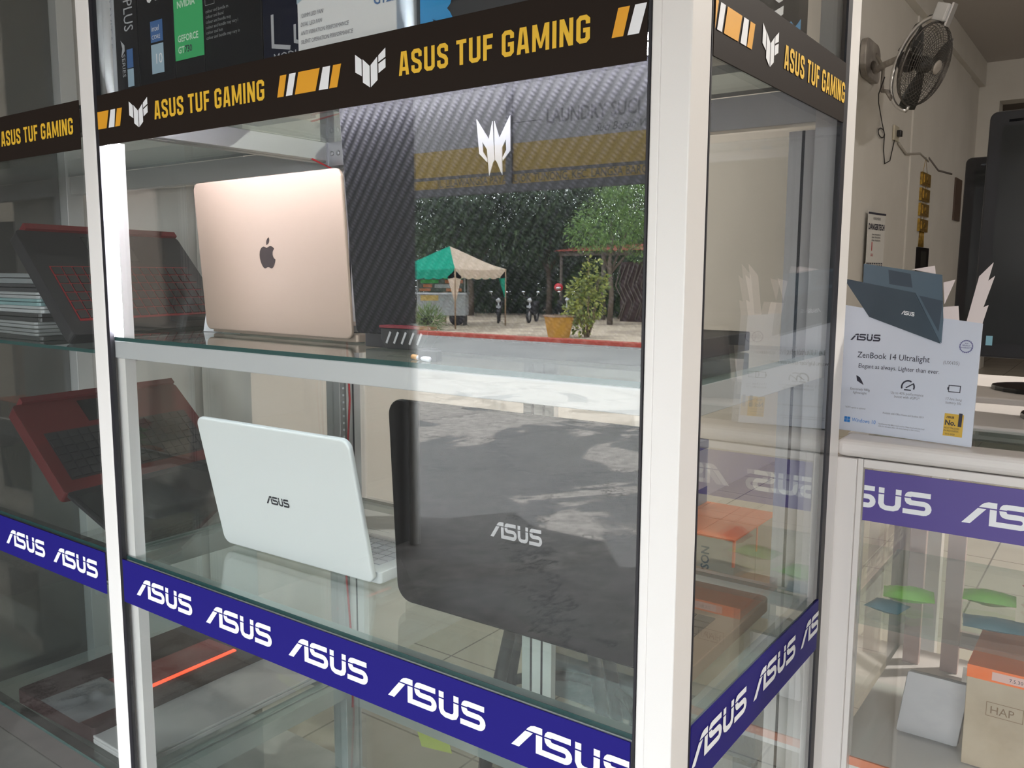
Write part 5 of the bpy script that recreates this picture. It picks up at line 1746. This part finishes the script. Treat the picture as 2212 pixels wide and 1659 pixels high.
def tree(name, label, x, y, trunk_h, blobs, lm, n, ln, wd, cat='tree', group=None, tr=0.16, droop=0.3):
    t = thing(name, label, cat, (x, y, GZ), 0, group)
    q = MB()
    q.tube([(0, 0, 0), (0.08, 0.04, trunk_h * 0.5), (0.0, 0.10, trunk_h), (0.1, 0.0, trunk_h * 1.4)], [tr, tr * 0.8, tr * 0.65, tr * 0.3], 8)
    for bx, by, bz, r_ in blobs[:4]:
        q.tube([(0, 0.05, trunk_h * 0.8), (bx * 0.5, by * 0.5, (trunk_h + bz) * 0.5), (bx, by, bz)], [tr * 0.5, tr * 0.3, tr * 0.12], 6)
    q.build('trunk', mat('bark', (0.13, 0.10, 0.075), 0.9), t)
    q = MB()
    tot = sum(b[3] ** 2 for b in blobs)
    for bx, by, bz, r_ in blobs:
        leaf_quads(q, (bx, by, bz), (r_, r_, r_ * 0.8), int(n * r_ * r_ / tot), ln, wd, droop)
    q.build('foliage', lm, t)
    return t


DKG = leaf_mat('dark_mango_leaves', (0.018, 0.040, 0.016), (0.085, 0.135, 0.060))
MDG = leaf_mat('mid_green_leaves', (0.03, 0.075, 0.02), (0.13, 0.22, 0.06))
LTG = leaf_mat('bright_feathery_leaves', (0.07, 0.16, 0.03), (0.22, 0.36, 0.08))
BSG = leaf_mat('yellow_green_leaves', (0.10, 0.16, 0.03), (0.42, 0.44, 0.09))
bsh = thing('garden_shrub', 'tall yellow-green shrub growing beside the yellow planter', 'shrub', (-14.05, -22.7, GZ))
q = MB()
for k in range(9):
    a = 2 * PI * k / 9
    q.tube([(0.05 * math.cos(a), 0.05 * math.sin(a), 0), (0.25 * math.cos(a), 0.25 * math.sin(a), 0.6), (0.38 * math.cos(a + 0.4), 0.38 * math.sin(a + 0.4), 1.1 + 0.12 * k)], [0.025, 0.018, 0.008], 6)
q.tube([(0, 0, 0), (0.05, 0, 1.4), (0.02, 0, 2.5)], [0.03, 0.02, 0.008], 6)
q.build('stems', mat('shrub_stem', (0.22, 0.16, 0.09), 0.8), bsh)
q = MB()
for c, r_, n_ in (((0, 0, 1.0), 0.55, 420), ((-0.25, 0.1, 1.45), 0.40, 240), ((0.2, -0.2, 1.6), 0.38, 220), ((0.05, 0, 2.0), 0.25, 90), ((0.4, -0.3, 1.9), 0.16, 40), ((-0.3, 0.2, 0.75), 0.42, 200), ((0.02, 0, 2.4), 0.12, 24), ((0.25, -0.2, 2.35), 0.10, 18), ((-0.1, 0.1, 0.4), 0.35, 120)):
    leaf_quads(q, c, (r_, r_, r_), n_, 0.13, 0.08, 0.4)
q.build('leaves', BSG, bsh)

tl = [('dense dark-leaved tree standing behind the green tent', -25.8, -31.5, 2.2, ((0, 0, 4.6, 2.4), (-2, 0.5, 5.2, 2.2), (1.8, -0.5, 4.2, 2.0), (0.5, 1.0, 6.2, 2.2), (-0.5, 1.5, 3.2, 1.6))),
      ('dark-leaved tree left of the tent peak', -31.0, -33.0, 2.2, ((0, 0, 4.8, 2.6), (-2, 0.5, 5.4, 2.4), (1.8, -0.5, 4.2, 2.0), (0.5, 1.0, 6.6, 2.2), (0.8, 1.5, 3.0, 1.6))),
      ('dark-leaved tree right of the tent over the motorcycles', -22.6, -33.4, 2.6, ((0, 0, 4.6, 2.4), (-1.8, 0.8, 5.0, 2.2), (1.9, -0.5, 4.6, 2.2), (0.5, 1.2, 6.4, 2.4), (-0.5, 0.6, 3.4, 1.5))),
      ('tall dark tree behind the open shed', -21.5, -38.5, 3.0, ((0, 0, 5.2, 2.8), (-2, 0.5, 5.6, 2.4), (2.2, -0.5, 5.2, 2.6), (0.5, 1.0, 7.2, 2.6), (0.2, 0.5, 3.4, 2.2)))]
for i, (lb, x, y, th_, bl) in enumerate(tl):
    tree('mango_tree', lb, x, y, th_, bl, DKG, 9500, 0.34, 0.075, group='dark trees across the road', droop=0.5)
tree('tamarind_tree', 'bright green feathery tree at the right, by the shed roof', -16.9, -29.2, 2.5, ((0, 0, 4.0, 1.5), (0.9, -0.9, 4.8, 1.7), (-0.7, 0.5, 3.6, 1.0), (1.2, -1.0, 3.4, 1.3), (0.6, 0.2, 6.0, 1.6), (2.4, -2.0, 4.6, 1.8)), LTG, 15000, 0.14, 0.035, tr=0.12, droop=0.6)
for i, (x, y, r_, lb) in enumerate(((-27.5, -34.5, 2.2, 'low dark shrub behind the food cart'), (-24.2, -36.0, 2.3, 'low dark shrub between the tent and the motorcycles'), (-20.5, -35.5, 2.0, 'low green shrub behind the parked motorcycles'), (-31.5, -37, 2.6, 'wide low shrub at the far left behind the tent'), (-18.2, -40, 2.6, 'tall shrub far behind the lattice wall'), (-26, -43, 3.6, 'broad hedge shrub furthest behind the trees'))):
    tree('yard_shrub', lb, x, y, 0.8, ((0, 0, 1.3, r_), (-1.2, 0.3, 1.0, r_ * 0.7), (1.3, -0.4, 1.1, r_ * 0.7)), MDG if i == 2 else DKG, 6500, 0.28, 0.09, 'shrub', 'low shrubs behind the yard', 0.08)
for i, (x, y, lb) in enumerate(((-36, -44, 'tall hedge bush furthest left in the mirrored yard'), (-31, -46.5, 'tall hedge bush behind the left trees'), (-22, -47.5, 'tall hedge bush behind the shed'), (-16.5, -48, 'tall hedge bush at the far right'))):
    tree('hedge_bush', lb, x, y, 1.0, ((0, 0, 1.6, 2.6), (-1.8, 0.3, 3.4, 2.2), (1.8, -0.4, 3.2, 2.2), (0, 0, 5.0, 2.0)), DKG, 9000, 0.40, 0.16, 'hedge', 'tall hedge behind the yard', 0.1)
for i, (x, y, lb) in enumerate(((-11.5, -36, 'big added sky-blocking tree beyond the lattice wall'), (-6.0, -34, 'big added sky-blocking tree opposite the middle of the shop'), (-0.5, -36, 'big added sky-blocking tree opposite the shop entrance'), (5.5, -34, 'big added sky-blocking tree opposite the far shop corner'))):
    tree('sky_blocking_tree', lb, x, y, 2.2, ((0, 0, 5.6, 3.0), (-2.2, 0.3, 3.8, 2.5), (2.2, -0.4, 4.0, 2.5), (0.3, 0.5, 8.2, 2.6), (0, 0, 2.0, 2.2)), DKG, 4500, 0.5, 0.2, 'tree', 'added sky-blocking trees opposite the shop', 0.2)  # trees added across the road to cut sky light entering the shop
# shed and lattice wall
sh = thing('open_shed', 'open shed with a red corrugated roof and wooden posts', 'shed', (-19.2, -32.6, GZ))
WD = mat('grey_wood', (0.14, 0.115, 0.095), 0.8)
q = MB()
n = 40
vs = []
for i in range(n + 1):
    xx = -2.2 + 5.2 * i / n
    zz = 0.025 * math.sin(i * PI)
    h = 0.02 * (1 if i % 2 else -1)
    vs += [(xx, 0.6, 3.02 + h), (xx, -2.2, 3.35 + h), (xx, 0.6, 3.00 + h), (xx, -2.2, 3.33 + h)]
fs = []
for i in range(n):
    a, b = 4 * i, 4 * i + 4
    fs += [(a, b, b + 1, a + 1), (a + 2, a + 3, b + 3, b + 2), (a, a + 2, b + 2, b)]
q.add(vs, fs)
q.build('roof', mat('rusty_red_roof', (0.42, 0.10, 0.07), 0.7), sh)
for xx, yy in ((-2.0, 0.3), (0.2, 0.3), (2.6, 0.3), (-2.0, -2.0), (2.6, -2.0)):
    MB().tube([(xx, yy, 0), (xx, yy, 3.0 if yy > 0 else 3.28)], 0.11 if xx == 0.2 else 0.07, 8).build('post', WD, sh)
MB().box(-2.1, 0.24, 2.80, 2.8, 0.36, 2.96).build('beam', WD, sh)
lt = thing('lattice_wall', 'dark wooden lattice wall under the bright green tree', 'lattice wall', (-16.2, -31.6, GZ))
MB().box(-1.6, -0.12, 0, 2.6, -0.06, 2.5).build('board', mat('dark_red_wood', (0.055, 0.028, 0.026), 0.8), lt)
q = MB()
for i in range(11):
    xx = -1.55 + i * 0.4
    q.tube([(xx, -0.03, 0.1), (xx + 0.25, -0.03, 0.9), (xx - 0.1, -0.03, 1.6), (xx + 0.2, -0.03, 2.4)], 0.03, 5)
    q.tube([(xx, -0.01, 2.4), (xx - 0.25, -0.01, 1.5), (xx + 0.15, -0.01, 0.8), (xx - 0.1, -0.01, 0.1)], 0.03, 5)
q.build('lattice', WD, lt)
# weeds along the near kerb
q = MB()
random.seed(21)
leaf_quads(q, (0, 0, 0.10), (0.28, 0.22, 0.16), 160, 0.22, 0.03, -0.6)
o = q.build('weed_clump', MDG)
o.location = (-11.6, -11.1, GZ + 0.02)
tag(o, 'clump of weeds in the cracked forecourt', 'weeds')
q = MB()
leaf_quads(q, (0, 0, 0.35), (0.55, 0.4, 0.35), 420, 0.35, 0.03, -0.5)
o = q.build('grass_clump', leaf_mat('grass_blades', (0.08, 0.15, 0.04), (0.24, 0.32, 0.12)))
o.location = (-20.35, -22.3, GZ + 0.03)
tag(o, 'tuft of long grass in front of the food cart', 'grass tuft')

# repeats of a kind share a group phrase
for o in list(SC.objects):
    if o.parent is None and 'category' in o and 'group' not in o:
        n_ = o.name.split('.')[0]
        if n_ == 'retail_box' and o.location.z > 1.3:
            o['group'] = 'computer boxes on the top shelf'
        elif n_ == 'pouch':
            o['group'] = 'packets on the counter shelf'
        elif n_ == 'foam_scrap':
            o['group'] = 'black foam scraps on the middle shelf'
        elif n_ == 'monitor':
            o['group'] = 'black monitors beside the tall cabinet'
        elif n_ in ('laptop', 'gaming_laptop') and o.location.x > -1.28 and o.location.y < 0.3:
            o['group'] = 'open laptops in the lit bay'
        elif n_ in ('laptop', 'gaming_laptop') and o.location.x < -1.28:
            o['group'] = 'laptops in the dark bay'
